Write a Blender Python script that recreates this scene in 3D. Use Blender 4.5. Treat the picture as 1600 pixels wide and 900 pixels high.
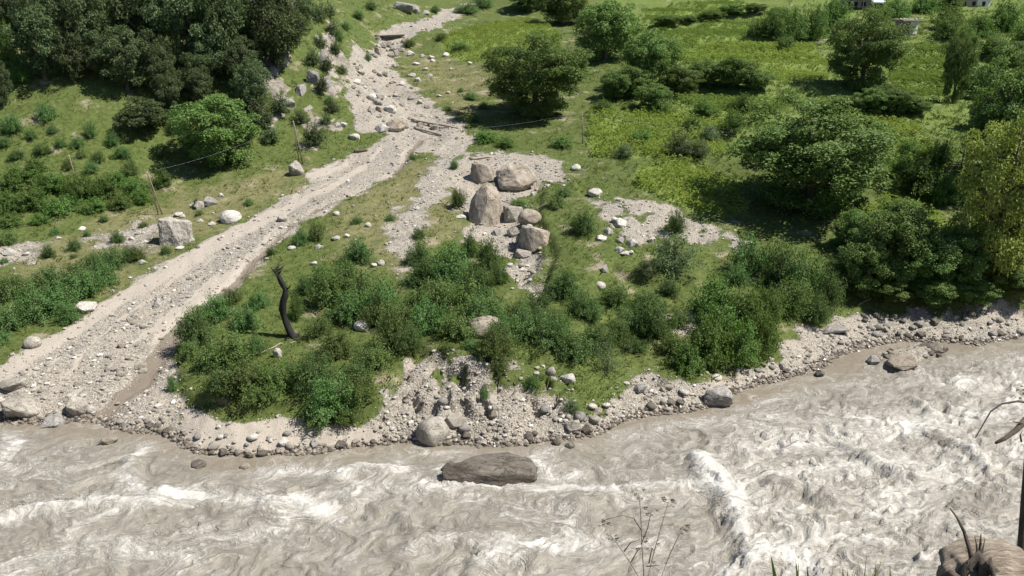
import bpy, bmesh, math, random
import numpy as np
from mathutils import Vector, Matrix, noise as mnoise

for o in list(bpy.data.objects): bpy.data.objects.remove(o)
scene = bpy.context.scene
COL = scene.collection
R = math.radians

# ------------------------------------------------------------------ camera
CAM_H = 27.0
PITCH = R(20.0)
cam_data = bpy.data.cameras.new('camera')
cam_data.sensor_width = 36.0
cam_data.lens = 36.0 * 1280.0 / 1600.0
cam_data.clip_start = 0.05
cam_data.clip_end = 3000
cam = bpy.data.objects.new('camera', cam_data)
COL.objects.link(cam)
cam.location = (0, 0, CAM_H)
cam.rotation_euler = (R(90) - PITCH, 0, 0)
scene.camera = cam

# ------------------------------------------------------------------ light
SUN_ELEV = R(56)
SUN_DIR = Vector((0.97, -0.14, 0)).normalized() * math.cos(SUN_ELEV) + Vector((0, 0, math.sin(SUN_ELEV)))
world = bpy.data.worlds.new('World'); scene.world = world
world.use_nodes = True
wn = world.node_tree; wn.nodes.clear()
sky = wn.nodes.new('ShaderNodeTexSky'); sky.sky_type = 'NISHITA'; sky.sun_disc = False
sky.sun_elevation = SUN_ELEV
sky.sun_rotation = math.atan2(SUN_DIR.x, SUN_DIR.y)
sky.altitude = 2000
bg = wn.nodes.new('ShaderNodeBackground'); bg.inputs['Strength'].default_value = 0.075
wo = wn.nodes.new('ShaderNodeOutputWorld')
wn.links.new(sky.outputs[0], bg.inputs[0]); wn.links.new(bg.outputs[0], wo.inputs[0])
sd = bpy.data.lights.new('sun', 'SUN'); sd.energy = 5.0; sd.angle = R(0.55); sd.color = (1.0, 0.95, 0.87)
sun = bpy.data.objects.new('sun', sd); COL.objects.link(sun)
sun.location = (60, 60, 120)
sun.rotation_euler = SUN_DIR.to_track_quat('Z', 'Y').to_euler()
scene.view_settings.view_transform = 'Standard'
scene.view_settings.look = 'None'
scene.view_settings.gamma = 1.0
scene.view_settings.exposure = 0.75
scene.view_settings.use_curve_mapping = False

# ------------------------------------------------------------------ noise and maths helpers
rng = np.random.default_rng(7)
random.seed(7)
_perm = np.random.default_rng(3).permutation(256)
_perm = np.concatenate([_perm, _perm, _perm])
_ang = np.random.default_rng(4).uniform(0, 2 * math.pi, 256)
_gx, _gy = np.cos(_ang), np.sin(_ang)

def pn(x, y, seed=0):
    x = np.asarray(x, float) + seed * 17.31; y = np.asarray(y, float) - seed * 9.77
    xi = np.floor(x).astype(int); yi = np.floor(y).astype(int)
    xf = x - xi; yf = y - yi
    u = xf * xf * xf * (xf * (xf * 6 - 15) + 10); v = yf * yf * yf * (yf * (yf * 6 - 15) + 10)
    def g(ix, iy, dx, dy):
        h = _perm[_perm[ix & 255] + (iy & 255)]
        return _gx[h] * dx + _gy[h] * dy
    a = g(xi, yi, xf, yf); b = g(xi + 1, yi, xf - 1, yf)
    c = g(xi, yi + 1, xf, yf - 1); d = g(xi + 1, yi + 1, xf - 1, yf - 1)
    return 1.5 * ((a + u * (b - a)) + v * ((c + u * (d - c)) - (a + u * (b - a))))

def fbm(x, y, octv=4, seed=0):
    s = 0; a = 1.0; t = 0
    for i in range(octv):
        s = s + a * pn(x * 2 ** i, y * 2 ** i, seed + i); t += a; a *= 0.5
    return s / t

def ridged(x, y, octv=3, seed=0):
    s = 0; a = 1.0; t = 0
    for i in range(octv):
        s = s + a * (1 - np.abs(pn(x * 2 ** i, y * 2 ** i, seed + i))); t += a; a *= 0.5
    return s / t

def sstep(a, b, x):
    t = np.clip((x - a) / (b - a), 0, 1)
    return t * t * (3 - 2 * t)

SP, CP = math.sin(PITCH), math.cos(PITCH)
def ray(px, py):
    u = (px - 800) / 1280.0; v = (py - 450) / 1280.0
    return np.array([u, CP - v * SP, -SP - v * CP])
def at_y(px, py, Y):
    d = ray(px, py); t = Y / d[1]
    return d[0] * t, Y, CAM_H + d[2] * t
def at_z(px, py, z=0.0):
    d = ray(px, py); t = (z - CAM_H) / d[2]
    return d[0] * t, d[1] * t, z
def densify(pts, n):
    out = []
    for a, b in zip(pts[:-1], pts[1:]):
        k = max(1, int(math.hypot(b[0] - a[0], b[1] - a[1]) / n))
        for i in range(k):
            f = i / k
            out.append(tuple(a[j] + (b[j] - a[j]) * f for j in range(len(a))))
    out.append(pts[-1]); return out

# ------------------------------------------------------------------ terrain: control points and spline surface
SHORE_PX = [(-500, 640), (-150, 652), (0, 657), (60, 664), (130, 664), (190, 668), (250, 674), (290, 700), (340, 714),
            (400, 717), (480, 710), (560, 699), (620, 690), (660, 694), (720, 692), (790, 697), (860, 687), (920, 682),
            (960, 664), (1020, 648), (1090, 638), (1150, 612), (1220, 594), (1290, 572), (1340, 548), (1380, 538),
            (1440, 533), (1520, 538), (1600, 524), (1750, 508), (2100, 490)]
ctrl = []
for p in densify(SHORE_PX, 60): ctrl.append(at_z(p[0], p[1], 0.0))
for p in densify(SHORE_PX, 110):
    X, Y, _ = at_z(p[0], p[1], 0.0); ctrl.append((X, Y - 3.2, -1.5)); ctrl.append((X, Y - 12, -2.5))
ZP = [  # picture point and height
    (-60, 615, 0.9), (60, 625, 0.75), (150, 640, 0.55), (230, 655, 0.5), (0, 600, 1.2), (120, 580, 1.25), (230, 600, 0.85),
    (270, 640, 0.6), (300, 655, 0.75), (360, 685, 0.55), (440, 680, 0.6), (520, 680, 0.6), (420, 655, 1.0), (330, 635, 1.25),
    (600, 665, 0.8), (700, 668, 0.7), (790, 672, 0.7), (870, 660, 0.75), (930, 650, 0.8), (650, 600, 2.0), (720, 610, 1.9), (800, 610, 1.9),
    (880, 620, 1.6), (950, 620, 1.2), (690, 555, 3.0), (760, 560, 2.9), (840, 560, 2.8), (600, 600, 1.9),
    (1000, 605, 1.0), (1060, 610, 0.9), (1110, 605, 0.8), (1000, 560, 1.9), (1080, 560, 1.6), (1160, 575, 0.8), (1200, 540, 1.4),
    (1270, 540, 0.6), (1330, 505, 0.9), (1400, 505, 0.7), (1500, 505, 0.8), (1600, 495, 0.9), (1750, 478, 1.0),
    (1400, 470, 1.9), (1500, 468, 2.2), (1600, 460, 2.6), (1750, 450, 3.0), (1280, 480, 1.9),
]
for p in ZP: ctrl.append(at_z(*p))
YP = [  # picture point and distance
    (0, 540, 56), (80, 530, 57), (200, 480, 62.5), (330, 390, 73), (450, 320, 84), (560, 250, 97), (650, 205, 106), (640, 160, 119),
    (590, 120, 134), (600, 60, 166), (690, 25, 196), (750, 0, 216),
    (-200, 520, 58), (-250, 400, 71), (0, 400, 72), (-100, 340, 79), (0, 345, 79), (120, 330, 81.5), (250, 300, 87), (350, 290, 88.5), (450, 265, 93), (500, 240, 98),
    (-150, 250, 87), (0, 250, 88.5), (120, 230, 92), (250, 240, 94), (400, 230, 98.5), (470, 205, 103),
    (-150, 120, 97), (0, 150, 98), (120, 140, 100), (250, 150, 103), (400, 150, 107), (480, 150, 109),
    (-150, 0, 113), (0, 0, 115), (200, 0, 122), (400, 0, 128), (490, 70, 121), (495, 0, 142), (530, 130, 128), (540, 60, 146), (600, 25, 174), (600, 0, 190),
    (300, 520, 58.5), (380, 450, 65.5), (450, 525, 58.5), (500, 400, 71), (550, 470, 63.5), (600, 540, 56.5), (650, 450, 65), (600, 330, 81),
    (680, 270, 92), (700, 500, 58.5), (720, 400, 71), (760, 340, 80), (800, 440, 66), (810, 400, 71.5), (830, 300, 87), (770, 250, 97), (740, 215, 104),
    (900, 500, 59), (950, 430, 66.5), (1000, 500, 59.5), (900, 350, 77.5), (1000, 370, 75), (1050, 320, 82), (1100, 450, 65.5),
    (1100, 380, 74), (1200, 470, 63), (1200, 390, 73), (1250, 370, 76), (1350, 400, 72), (1450, 400, 71.5), (1600, 400, 71),
    (900, 260, 94.5), (900, 200, 107), (1000, 250, 95.5), (1100, 290, 87.5), (1200, 300, 86), (1400, 320, 82.5), (1550, 300, 85), (1750, 380, 74), (1750, 280, 88),
    (1000, 190, 108.5), (1150, 180, 110), (1300, 200, 106), (1450, 180, 109), (1600, 200, 105),
    (800, 120, 134), (900, 110, 138), (1000, 110, 137), (1150, 100, 141), (1300, 120, 133), (1450, 140, 126), (1600, 110, 136),
    (800, 50, 170), (950, 50, 171), (1100, 50, 171), (1250, 50, 169), (1420, 58, 160), (1600, 50, 168), (1750, 60, 160),
    (850, 0, 217), (1000, 0, 217), (1200, 0, 214), (1400, 5, 203), (1600, 0, 208), (1800, 0, 205), (-400, 300, 82), (-400, 100, 98), (1900, 150, 122),
]
for p in YP: ctrl.append(at_y(*p))
for X in (-260, -160, -80, 0, 80, 160, 260):
    ctrl.append((X, 330, 27 + 0.42 * 115 + abs(X) * 0.08)); ctrl.append((X * 1.0, 250, 27 + 0.3 * 35 + (8 if X < -50 else 0)))
for X in (-150, -110):
    ctrl.append((X, 150, 48)); ctrl.append((X, 95, 24 if X == -150 else 20))
ctrl = np.array(ctrl)
SC = 50.0
cx = ctrl[:, 0] / SC; cy = ctrl[:, 1] / SC
n = len(ctrl)
def tpsk(r2): return 0.5 * r2 * np.log(r2 + 1e-12)
K = tpsk((cx[:, None] - cx) ** 2 + (cy[:, None] - cy) ** 2) + np.eye(n) * 2e-4
Pm = np.stack([np.ones(n), cx, cy], 1)
A = np.zeros((n + 3, n + 3)); A[:n, :n] = K; A[:n, n:] = Pm; A[n:, :n] = Pm.T
sol = np.linalg.solve(A, np.concatenate([ctrl[:, 2], np.zeros(3)]))
def base_h(X, Y):
    X = np.asarray(X, float); Y = np.asarray(Y, float); sh = X.shape
    x = X.ravel() / SC; y = Y.ravel() / SC; out = np.empty(len(x))
    for i in range(0, len(x), 20000):
        a = x[i:i + 20000]; b = y[i:i + 20000]
        k = tpsk((a[:, None] - cx) ** 2 + (b[:, None] - cy) ** 2)
        out[i:i + 20000] = k @ sol[:n] + sol[n] + sol[n + 1] * a + sol[n + 2] * b
    return out.reshape(sh)

TT = np.concatenate([np.linspace(34, 120, 430), np.linspace(120.5, 420, 400)])
def hits(pts, hf):
    """picture points -> ground points, first crossing of the height function"""
    D = np.array([ray(p[0], p[1]) for p in pts])
    Xs = D[:, 0:1] * TT; Ys = D[:, 1:2] * TT; Zs = CAM_H + D[:, 2:3] * TT
    H = hf(Xs, Ys)
    below = Zs <= H
    idx = np.where(below.any(1), below.argmax(1), len(TT) - 1)
    idx = np.maximum(idx, 1)
    r = np.arange(len(pts))
    d0 = (Zs - H)[r, idx - 1]; d1 = (Zs - H)[r, idx]
    f = np.clip(d0 / (d0 - d1 + 1e-9), 0, 1)
    t = TT[idx - 1] + (TT[idx] - TT[idx - 1]) * f
    return D * t[:, None] + np.array([0, 0, CAM_H]), t

def world_poly(pts): return hits(pts, base_h)[0][:, :2]

def poly_sd(P, X, Y):
    """signed distance, positive inside"""
    P = np.asarray(P); d2 = np.full(X.shape, 1e18); ins = np.zeros(X.shape, bool)
    m = len(P)
    for i in range(m):
        ax, ay = P[i]; bx, by = P[(i + 1) % m]
        ex, ey = bx - ax, by - ay
        L = ex * ex + ey * ey + 1e-9
        t = np.clip(((X - ax) * ex + (Y - ay) * ey) / L, 0, 1)
        d2 = np.minimum(d2, (X - ax - t * ex) ** 2 + (Y - ay - t * ey) ** 2)
        c = ((ay > Y) != (by > Y))
        xi = ax + (Y - ay) / (by - ay + 1e-12) * ex
        ins ^= c & (X < xi)
    d = np.sqrt(d2)
    return np.where(ins, d, -d)

def line_d(P, X, Y, W=None):
    """distance to polyline and, with W, the interpolated width at the closest point"""
    best = np.full(X.shape, 1e18); wid = np.zeros(X.shape)
    for i in range(len(P) - 1):
        ax, ay = P[i][:2]; bx, by = P[i + 1][:2]; ex, ey = bx - ax, by - ay
        t = np.clip(((X - ax) * ex + (Y - ay) * ey) / (ex * ex + ey * ey + 1e-9), 0, 1)
        d = (X - ax - t * ex) ** 2 + (Y - ay - t * ey) ** 2
        m = d < best; best = np.where(m, d, best)
        if W is not None: wid = np.where(m, W[i] + (W[i + 1] - W[i]) * t, wid)
    return (np.sqrt(best), wid) if W is not None else np.sqrt(best)

# grid of the ground sheet: finer near the river
ys = [20.0]
while ys[-1] < 335:
    y = ys[-1]; ys.append(y + (0.5 if y < 42 else 0.17 + (y - 42) * 0.0062))
ys = np.array(ys); NX = 620
ss = np.linspace(-1, 1, NX)
GY = np.repeat(ys[:, None], NX, 1)
GX = ss[None, :] * (0.80 * GY + 14)
H0 = base_h(GX, GY)

# zones of the ground, outlined on the ground itself
G_MAIN = [(-300, 640), (-120, 610), (0, 572), (60, 545), (120, 503), (190, 452), (260, 408), (330, 372), (400, 338), (440, 312), (490, 288), (480, 270), (540, 243),
          (590, 222), (615, 207), (560, 203), (545, 165), (540, 120), (540, 90), (548, 68), (600, 45), (650, 30), (690, 15), (740, 0), (760, 0), (715, 28), (690, 42), (640, 60),
          (622, 80), (612, 105), (640, 130), (660, 150), (690, 170), (722, 195), (742, 218), (728, 240), (690, 236), (650, 240), (622, 266), (580, 292),
          (530, 322), (480, 347), (440, 377), (400, 412), (372, 442), (300, 492), (272, 532), (262, 580), (290, 640), (300, 720), (0, 700), (-300, 700)]
G_GULLY = [(690, 225), (740, 238), (800, 240), (860, 250), (905, 265), (880, 276), (845, 296), (805, 318), (832, 360), (848, 400), (852, 450), (835, 462), (800, 432),
           (770, 392), (740, 372), (718, 335), (706, 290), (688, 260)]
G_STRIP = [(680, 235), (722, 245), (712, 280), (690, 310), (668, 340), (652, 380), (640, 425), (612, 408), (600, 362), (630, 322), (660, 280)]
G_RIGHT = [(930, 310), (1000, 310), (1060, 325), (1100, 350), (1150, 365), (1180, 385), (1150, 392), (1100, 380), (1060, 372), (1020, 372), (985, 395), (955, 350), (930, 335)]
G_BANK = [(575, 660), (640, 575), (700, 560), (760, 570), (830, 570), (860, 590), (905, 640), (940, 645), (975, 600), (1000, 585), (1060, 590), (1120, 600), (1200, 568), (1230, 538), (1262, 512),
          (1330, 492), (1400, 488), (1500, 488), (1650, 478), (2100, 455), (2100, 520), (1600, 560), (1340, 600), (1150, 680), (900, 730), (560, 740)]
G_SMALL = [(1035, 492), (1092, 488), (1085, 520), (1040, 520)]
S_BEACH = [(282, 625), (320, 650), (360, 662), (440, 652), (490, 655), (580, 672), (610, 690), (500, 730), (300, 725)]
S_ROAD = [(-150, 610), (0, 570), (100, 512), (200, 446), (300, 388), (400, 338), (440, 322), (470, 300), (470, 322), (440, 342), (400, 362), (300, 412), (200, 474), (100, 540), (0, 610), (-150, 640)]
L_TERR = [(-200, 420), (0, 425), (75, 398), (60, 375), (0, 392), (-200, 400)]
L_TERR2 = [(120, 372), (225, 345), (260, 360), (240, 395), (190, 400)]
STREAM = [(655, 215), (620, 268), (560, 300), (500, 325), (455, 350), (420, 385), (380, 425), (340, 465), (295, 500), (255, 540), (225, 590), (170, 640), (120, 668)]
STREAM_W = [0.35, 0.22, 0.2, 0.22, 0.25, 0.3, 0.35, 0.45, 0.65, 0.8, 0.85, 0.8, 0.9]
UPSTREAM = [(690, 22), (620, 52), (600, 75), (600, 105), (590, 130), (620, 150), (650, 175), (670, 200), (655, 215)]
ROCKY = [(455, 250), (480, 190), (490, 120), (500, 60), (520, 40), (545, 90), (535, 150), (520, 210), (500, 240)]
ROCKY2 = [(395, 190), (460, 175), (475, 100), (440, 60), (395, 90)]
CORN = [
    [(1000, 262), (1060, 250), (1120, 268), (1165, 308), (1172, 335), (1100, 335), (1045, 312), (995, 292)],
    [(920, 182), (1050, 172), (1130, 188), (1130, 240), (1040, 246), (925, 246)],
    [(690, 62), (740, 40), (830, 30), (880, 60), (855, 100), (760, 98), (700, 90)],
    [(1020, 68), (1060, 42), (1185, 30), (1215, 50), (1190, 60), (1040, 76)],
    [(1000, 14), (1150, -6), (1175, 8), (1030, 44)],
    [(1080, 104), (1180, 92), (1300, 95), (1290, 124), (1200, 128)],
    [(1400, 82), (1480, 72), (1480, 140), (1420, 152), (1390, 130)],
    [(1345, 322), (1400, 298), (1470, 338), (1500, 372), (1400, 346)],
    [(1050, 152), (1200, 150), (1240, 166), (1130, 188)],
    [(1030, 96), (1040, 82), (1170, 66), (1270, 66), (1285, 88), (1160, 88)],
    [(1260, 150), (1430, 190), (1480, 260), (1400, 290), (1380, 220)],
]
FAN_CAP = [(600, 640), (625, 590), (655, 556), (690, 562), (706, 584), (740, 590), (765, 588), (800, 566), (845, 566), (880, 560), (870, 520), (850, 500), (800, 470), (740, 480), (680, 480), (600, 500), (480, 540), (300, 540), (278, 590), (300, 632), (360, 648), (450, 640), (540, 660)]
RIGHT_CAP = [(850, 520), (846, 470), (868, 405), (842, 345), (850, 300), (900, 290), (930, 345), (975, 398), (1040, 380), (1095, 395), (1112, 420), (1090, 450), (1000, 445), (960, 425), (940, 440), (925, 470), (940, 500), (900, 540)]

_wob = [fbm(GX * 0.45, GY * 0.45, 4, q_) for q_ in range(4)]
def pmask(pts, soft, wob=0.6, seed=0):
    P = world_poly(pts)
    sdv = poly_sd(P, GX, GY) + wob * _wob[seed % 4]
    return sstep(-soft, soft, sdv)

fan = pmask(FAN_CAP, 0.45, 0.7, 5)
rcap = pmask(RIGHT_CAP, 0.5, 0.6, 6)
m_main = pmask(G_MAIN, 1.2, 1.7, 1)
m_gul = pmask(G_GULLY, 1.8, 2.6, 2) * (0.45 + 0.55 * sstep(-0.4, -0.1, fbm(GX * 0.4, GY * 0.4, 4, 145)))
m_strip = pmask(G_STRIP, 1.5, 2.4, 3)
patchy = sstep(-0.28, 0.05, fbm(GX * 0.5, GY * 0.5, 4, 144))
m_right = pmask(G_RIGHT, 1.6, 2.2, 4) * (0.35 + 0.65 * patchy)
m_bank = pmask(G_BANK, 0.8, 1.4, 8)
m_small = pmask(G_SMALL, 0.6, 0.8, 9)
m_beach = pmask(S_BEACH, 0.5, 0.5, 10)
m_road = pmask(S_ROAD, 0.7, 0.5, 11)
m_lt = np.maximum(pmask(L_TERR, 1.5, 2.5, 12), pmask(L_TERR2, 1.5, 2.5, 13)) * 0.7
m_rock = np.maximum(pmask(ROCKY, 1.5, 3.0, 14), pmask(ROCKY2, 2, 5.0, 15))
m_rock *= sstep(-0.15, 0.12, fbm(GX * 0.22, GY * 0.22, 4, 141))
m_corn = np.zeros_like(GX)
for i, c in enumerate(CORN): m_corn = np.maximum(m_corn, pmask(c, 0.8, 0.9, 20 + i))
sw = world_poly(STREAM)
sdist, swid = line_d(sw + np.stack([0 * sw[:, 0], 0 * sw[:, 0]], 1), GX + 0.5 * fbm(GX * .5, GY * .5, 3, 40), GY + 0.5 * fbm(GX * .5, GY * .5, 3, 41), STREAM_W)
m_stream = 1 - sstep(0.75, 1.25, sdist / swid)
uw = world_poly(UPSTREAM)
udist = line_d(uw, GX + 1.5 * fbm(GX * .25, GY * .25, 3, 42), GY)
m_up = 1 - sstep(0.9, 2.0, udist)
gravel = np.clip(np.maximum.reduce([m_main, m_gul, m_strip * 0.85, m_right, m_bank, m_small, m_lt]) , 0, 1)
cap_top = np.maximum(fan * sstep(0.4, 0.9, fan), rcap)
gravel = np.where(m_bank > gravel - 0.01, gravel * (1 - 0.0 * fan), gravel)

far = np.clip((GY - 60) / 100, 0, 1)
HZ = H0.copy()
land = sstep(-1.2, 0.3, H0)
HZ += land * (0.55 * fbm(GX * 0.10, GY * 0.10, 3, 50) * (0.3 + far) + 0.16 * fbm(GX * 0.6, GY * 0.6, 4, 51) + 0.05 * ridged(GX * 1.7, GY * 1.7, 2, 52) * gravel)
HZ += 0.75 * (fan - 0.35) * land * sstep(-0.2, 0.6, H0) * sstep(0, .2, fan)
HZ += 0.9 * (rcap - 0.2) * sstep(0, .2, rcap)
HZ -= 0.30 * (1 - sstep(0.6, 2.2, sdist / swid)) + 0.5 * (1 - sstep(0.8, 4.0, udist))
HZ -= 0.9 * m_gul * sstep(0.2, 0.9, m_gul) * sstep(60, 66, GY) * (1 - sstep(88, 94, GY))
# erosion rills in the cobble bank and rocky ribs on the cliff
rill = ridged(GX * 0.30 + 0.9 * fbm(GX * 0.4, GY * 0.4, 3, 60), GY * 0.16 + 0.4 * fbm(GX * 0.3, GY * 0.3, 2, 64), 1, 61)
HZ -= 0.9 * sstep(0.80, 0.98, rill) * m_bank * sstep(0.7, 1.4, H0) * (1 - sstep(2.5, 3.4, H0)) * (np.abs(GX) < 14)
HZ += m_rock * (1.9 * ridged(GX * 0.2, GY * 0.2, 5, 62) - 1.1)
# field terraces: low banks every few metres
tr = sstep(70, 90, GY) * sstep(6, 20, GX - 0.06 * GY)
hstep = 1.7
q = (HZ + 0.5 * fbm(GX * 0.05, GY * 0.05, 2, 70)) / hstep
qf = q - np.floor(q)
HZ += tr * 0.75 * hstep * (sstep(0.62, 1.0, qf) - qf)
# grass zone: bumpy ground
HZ += land * (1 - gravel) * 0.10 * fbm(GX * 1.5, GY * 1.5, 3, 71)

def height(X, Y):
    X = np.asarray(X, float); Y = np.asarray(Y, float)
    fy = np.interp(Y, ys, np.arange(len(ys))); j = np.clip(fy.astype(int), 0, len(ys) - 2); v = fy - j
    fx = (X / (0.80 * Y + 14) + 1) / 2 * (NX - 1); fx = np.clip(fx, 0, NX - 1.001); i = fx.astype(int); u = fx - i
    return (HZ[j, i] * (1 - u) + HZ[j, i + 1] * u) * (1 - v) + (HZ[j + 1, i] * (1 - u) + HZ[j + 1, i + 1] * u) * v
def sample(F, X, Y):
    fy = np.interp(Y, ys, np.arange(len(ys))); j = np.clip(np.round(fy).astype(int), 0, len(ys) - 1)
    fx = np.clip(np.round((X / (0.80 * Y + 14) + 1) / 2 * (NX - 1)).astype(int), 0, NX - 1)
    return F[j, fx]
_hc = {}
def G(px, py):
    """point of the ground seen at a picture point, and its depth"""
    k = (px, py)
    if k not in _hc:
        P, t = hits([k], height); _hc[k] = (Vector(P[0]), float(t[0]))
    return _hc[k]
def gz(x, y): return float(height(x, y))

# ------------------------------------------------------------------ materials
class NT:
    def __init__(s, name):
        s.m = bpy.data.materials.new(name); s.m.use_nodes = True
        s.t = s.m.node_tree; s.t.nodes.clear()
        s.out = s.t.nodes.new('ShaderNodeOutputMaterial')
    def n(s, typ, ins=None, **kw):
        nd = s.t.nodes.new(typ)
        for k, v in kw.items(): setattr(nd, k, v)
        for k, v in (ins or {}).items():
            if hasattr(v, 'is_linked') or isinstance(v, bpy.types.NodeSocket): s.t.links.new(v, nd.inputs[k])
            else: nd.inputs[k].default_value = v
        return nd
    def math(s, op, a, b=0.5, clamp=False):
        nd = s.n('ShaderNodeMath', {0: a, 1: b}, operation=op); nd.use_clamp = clamp; return nd.outputs[0]
    def mix(s, f, a, b, mode='MIX'):
        nd = s.t.nodes.new('ShaderNodeMix'); nd.data_type = 'RGBA'; nd.blend_type = mode
        for sock, v in ((nd.inputs[0], f), (nd.inputs[6], a), (nd.inputs[7], b)):
            if isinstance(v, bpy.types.NodeSocket): s.t.links.new(v, sock)
            else: sock.default_value = v if not isinstance(v, tuple) or len(v) == 4 else (*v, 1)
        return nd.outputs[2]
    def ramp(s, f, stops):
        nd = s.n('ShaderNodeValToRGB', {0: f}); cr = nd.color_ramp
        while len(cr.elements) > len(stops): cr.elements.remove(cr.elements[-1])
        while len(cr.elements) < len(stops): cr.elements.new(1)
        for e, (p, c) in zip(cr.elements, stops):
            e.position = p; e.color = (*c, 1) if len(c) == 3 else c
        return nd.outputs[0]
    def noise(s, vec, scale, detail=4, rough=0.55, dist=0.0):
        nd = s.n('ShaderNodeTexNoise', {'Vector': vec, 'Scale': scale, 'Detail': detail, 'Roughness': rough, 'Distortion': dist})
        return nd.outputs['Fac']
    def mapr(s, v, a, b, c=0.0, d=1.0):
        nd = s.n('ShaderNodeMapRange', {0: v, 1: a, 2: b, 3: c, 4: d}); nd.interpolation_type = 'SMOOTHSTEP'; return nd.outputs[0]
    def attr(s, name):
        return s.n('ShaderNodeAttribute', attribute_name=name)
    def pos(s): return s.n('ShaderNodeNewGeometry').outputs['Position']
    def principled(s, col, rough=0.9, bump=None, bstr=0.5, bdist=0.05, spec=0.3):
        p = s.n('ShaderNodeBsdfPrincipled', {'Base Color': col if isinstance(col, bpy.types.NodeSocket) else (*col, 1), 'Roughness': rough, 'Specular IOR Level': spec})
        if bump is not None:
            b = s.n('ShaderNodeBump', {'Height': bump, 'Strength': bstr, 'Distance': bdist})
            s.t.links.new(b.outputs[0], p.inputs['Normal'])
        s.t.links.new(p.outputs[0], s.out.inputs[0]); return p

def mat_ground():
    s = NT('ground_surface'); P = s.pos()
    za = s.n('ShaderNodeSeparateColor', {0: s.attr('zone_a').outputs['Color']})
    zb = s.n('ShaderNodeSeparateColor', {0: s.attr('zone_b').outputs['Color']})
    gv, sand, wet = za.outputs[0], za.outputs[1], za.outputs[2]
    rock, corn, dry = zb.outputs[0], zb.outputs[1], zb.outputs[2]
    n1 = s.noise(P, 0.35, 5); n2 = s.noise(P, 2.2, 6, 0.65); n3 = s.noise(P, 9, 4, 0.7); n4 = s.noise(P, 0.08, 3)
    # grass and herbs with soil between
    grass = s.ramp(n2, [(0.25, (0.036, 0.05, 0.014)), (0.5, (0.072, 0.096, 0.024)), (0.72, (0.115, 0.14, 0.042))])
    dryc = s.ramp(n2, [(0.3, (0.09, 0.092, 0.036)), (0.7, (0.18, 0.17, 0.08))])
    grass = s.mix(s.mapr(s.math('ADD', dry, s.math('MULTIPLY', s.math('SUBTRACT', n1, 0.5), 1.2)), 0.35, 0.8), grass, dryc)
    soil = s.ramp(n3, [(0.3, (0.20, 0.16, 0.11)), (0.7, (0.36, 0.31, 0.24))])
    grass = s.mix(s.mapr(s.math('ADD', n1, s.math('MULTIPLY', n3, 0.3)), 0.74, 0.86, 0.0, 0.75), grass, soil)
    grass = s.mix(s.math('MULTIPLY', corn, 0.8), grass, s.ramp(n3, [(0.3, (0.12, 0.17, 0.035)), (0.7, (0.19, 0.25, 0.06))]))
    # gravel: stones of several sizes
    v1 = s.n('ShaderNodeTexVoronoi', {'Vector': P, 'Scale': 7.0, 'Randomness': 1.0})
    v2 = s.n('ShaderNodeTexVoronoi', {'Vector': P, 'Scale': 19.0})
    hsv = s.n('ShaderNodeSeparateColor', {0: v1.outputs['Color']}).outputs[0]
    hsv2 = s.n('ShaderNodeSeparateColor', {0: v2.outputs['Color']}).outputs[0]
    gcol = s.ramp(s.math('ADD', s.math('MULTIPLY', hsv, 0.55), s.math('MULTIPLY', hsv2, 0.45)),
                  [(0.15, (0.14, 0.127, 0.105)), (0.45, (0.255, 0.236, 0.2)), (0.7, (0.345, 0.322, 0.28)), (0.95, (0.48, 0.455, 0.405))])
    edge = s.mapr(v1.outputs['Distance'], 0.35, 0.75)
    gcol = s.mix(s.math('MULTIPLY', edge, 0.45), gcol, (0.20, 0.17, 0.135))
    gcol = s.mix(s.mapr(n1, 0.42, 0.66, 0, 0.7), gcol, (0.33, 0.29, 0.24))
    scol = s.ramp(s.noise(P, 5, 5, 0.7), [(0.3, (0.30, 0.265, 0.22)), (0.7, (0.38, 0.34, 0.29))])
    gcol = s.mix(s.mapr(s.math('ADD', sand, s.math('MULTIPLY', s.math('SUBTRACT', n2, 0.5), 0.8)), 0.35, 0.65), gcol, scol)
    gf = s.mapr(s.math('ADD', gv, s.math('MULTIPLY', s.math('SUBTRACT', s.math('ADD', s.math('MULTIPLY', n1, 0.6), s.math('MULTIPLY', n3, 0.4)), 0.5), 2.3)), 0.36, 0.62)
    col = s.mix(gf, grass, gcol)
    rcol = s.ramp(s.noise(P, 0.9, 6, 0.7, 0.6), [(0.3, (0.09, 0.08, 0.06)), (0.5, (0.22, 0.195, 0.16)), (0.7, (0.38, 0.355, 0.31))])
    col = s.mix(s.mapr(s.math('ADD', rock, s.math('SUBTRACT', n1, 0.5)), 0.42, 0.62), col, rcol)
    wetc = s.mix(n2, (0.14, 0.115, 0.088), (0.235, 0.20, 0.16))
    wf = s.mapr(s.math('ADD', wet, s.math('MULTIPLY', s.math('SUBTRACT', n2, 0.5), 0.5)), 0.35, 0.65)
    col = s.mix(wf, col, wetc)
    hgt = s.math('ADD', s.math('MULTIPLY', s.math('SUBTRACT', 1.0, v1.outputs['Distance']), s.math('MULTIPLY', gf, s.mapr(sand, 0.3, 0.7, 1.0, 0.12))), s.math('MULTIPLY', n3, 0.8))
    p = s.principled(col, 0.95, hgt, 0.8, 0.09, 0.2)
    s.t.links.new(s.mapr(wf, 0.0, 1.0, 0.95, 0.28), p.inputs['Roughness'])
    return s.m

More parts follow.
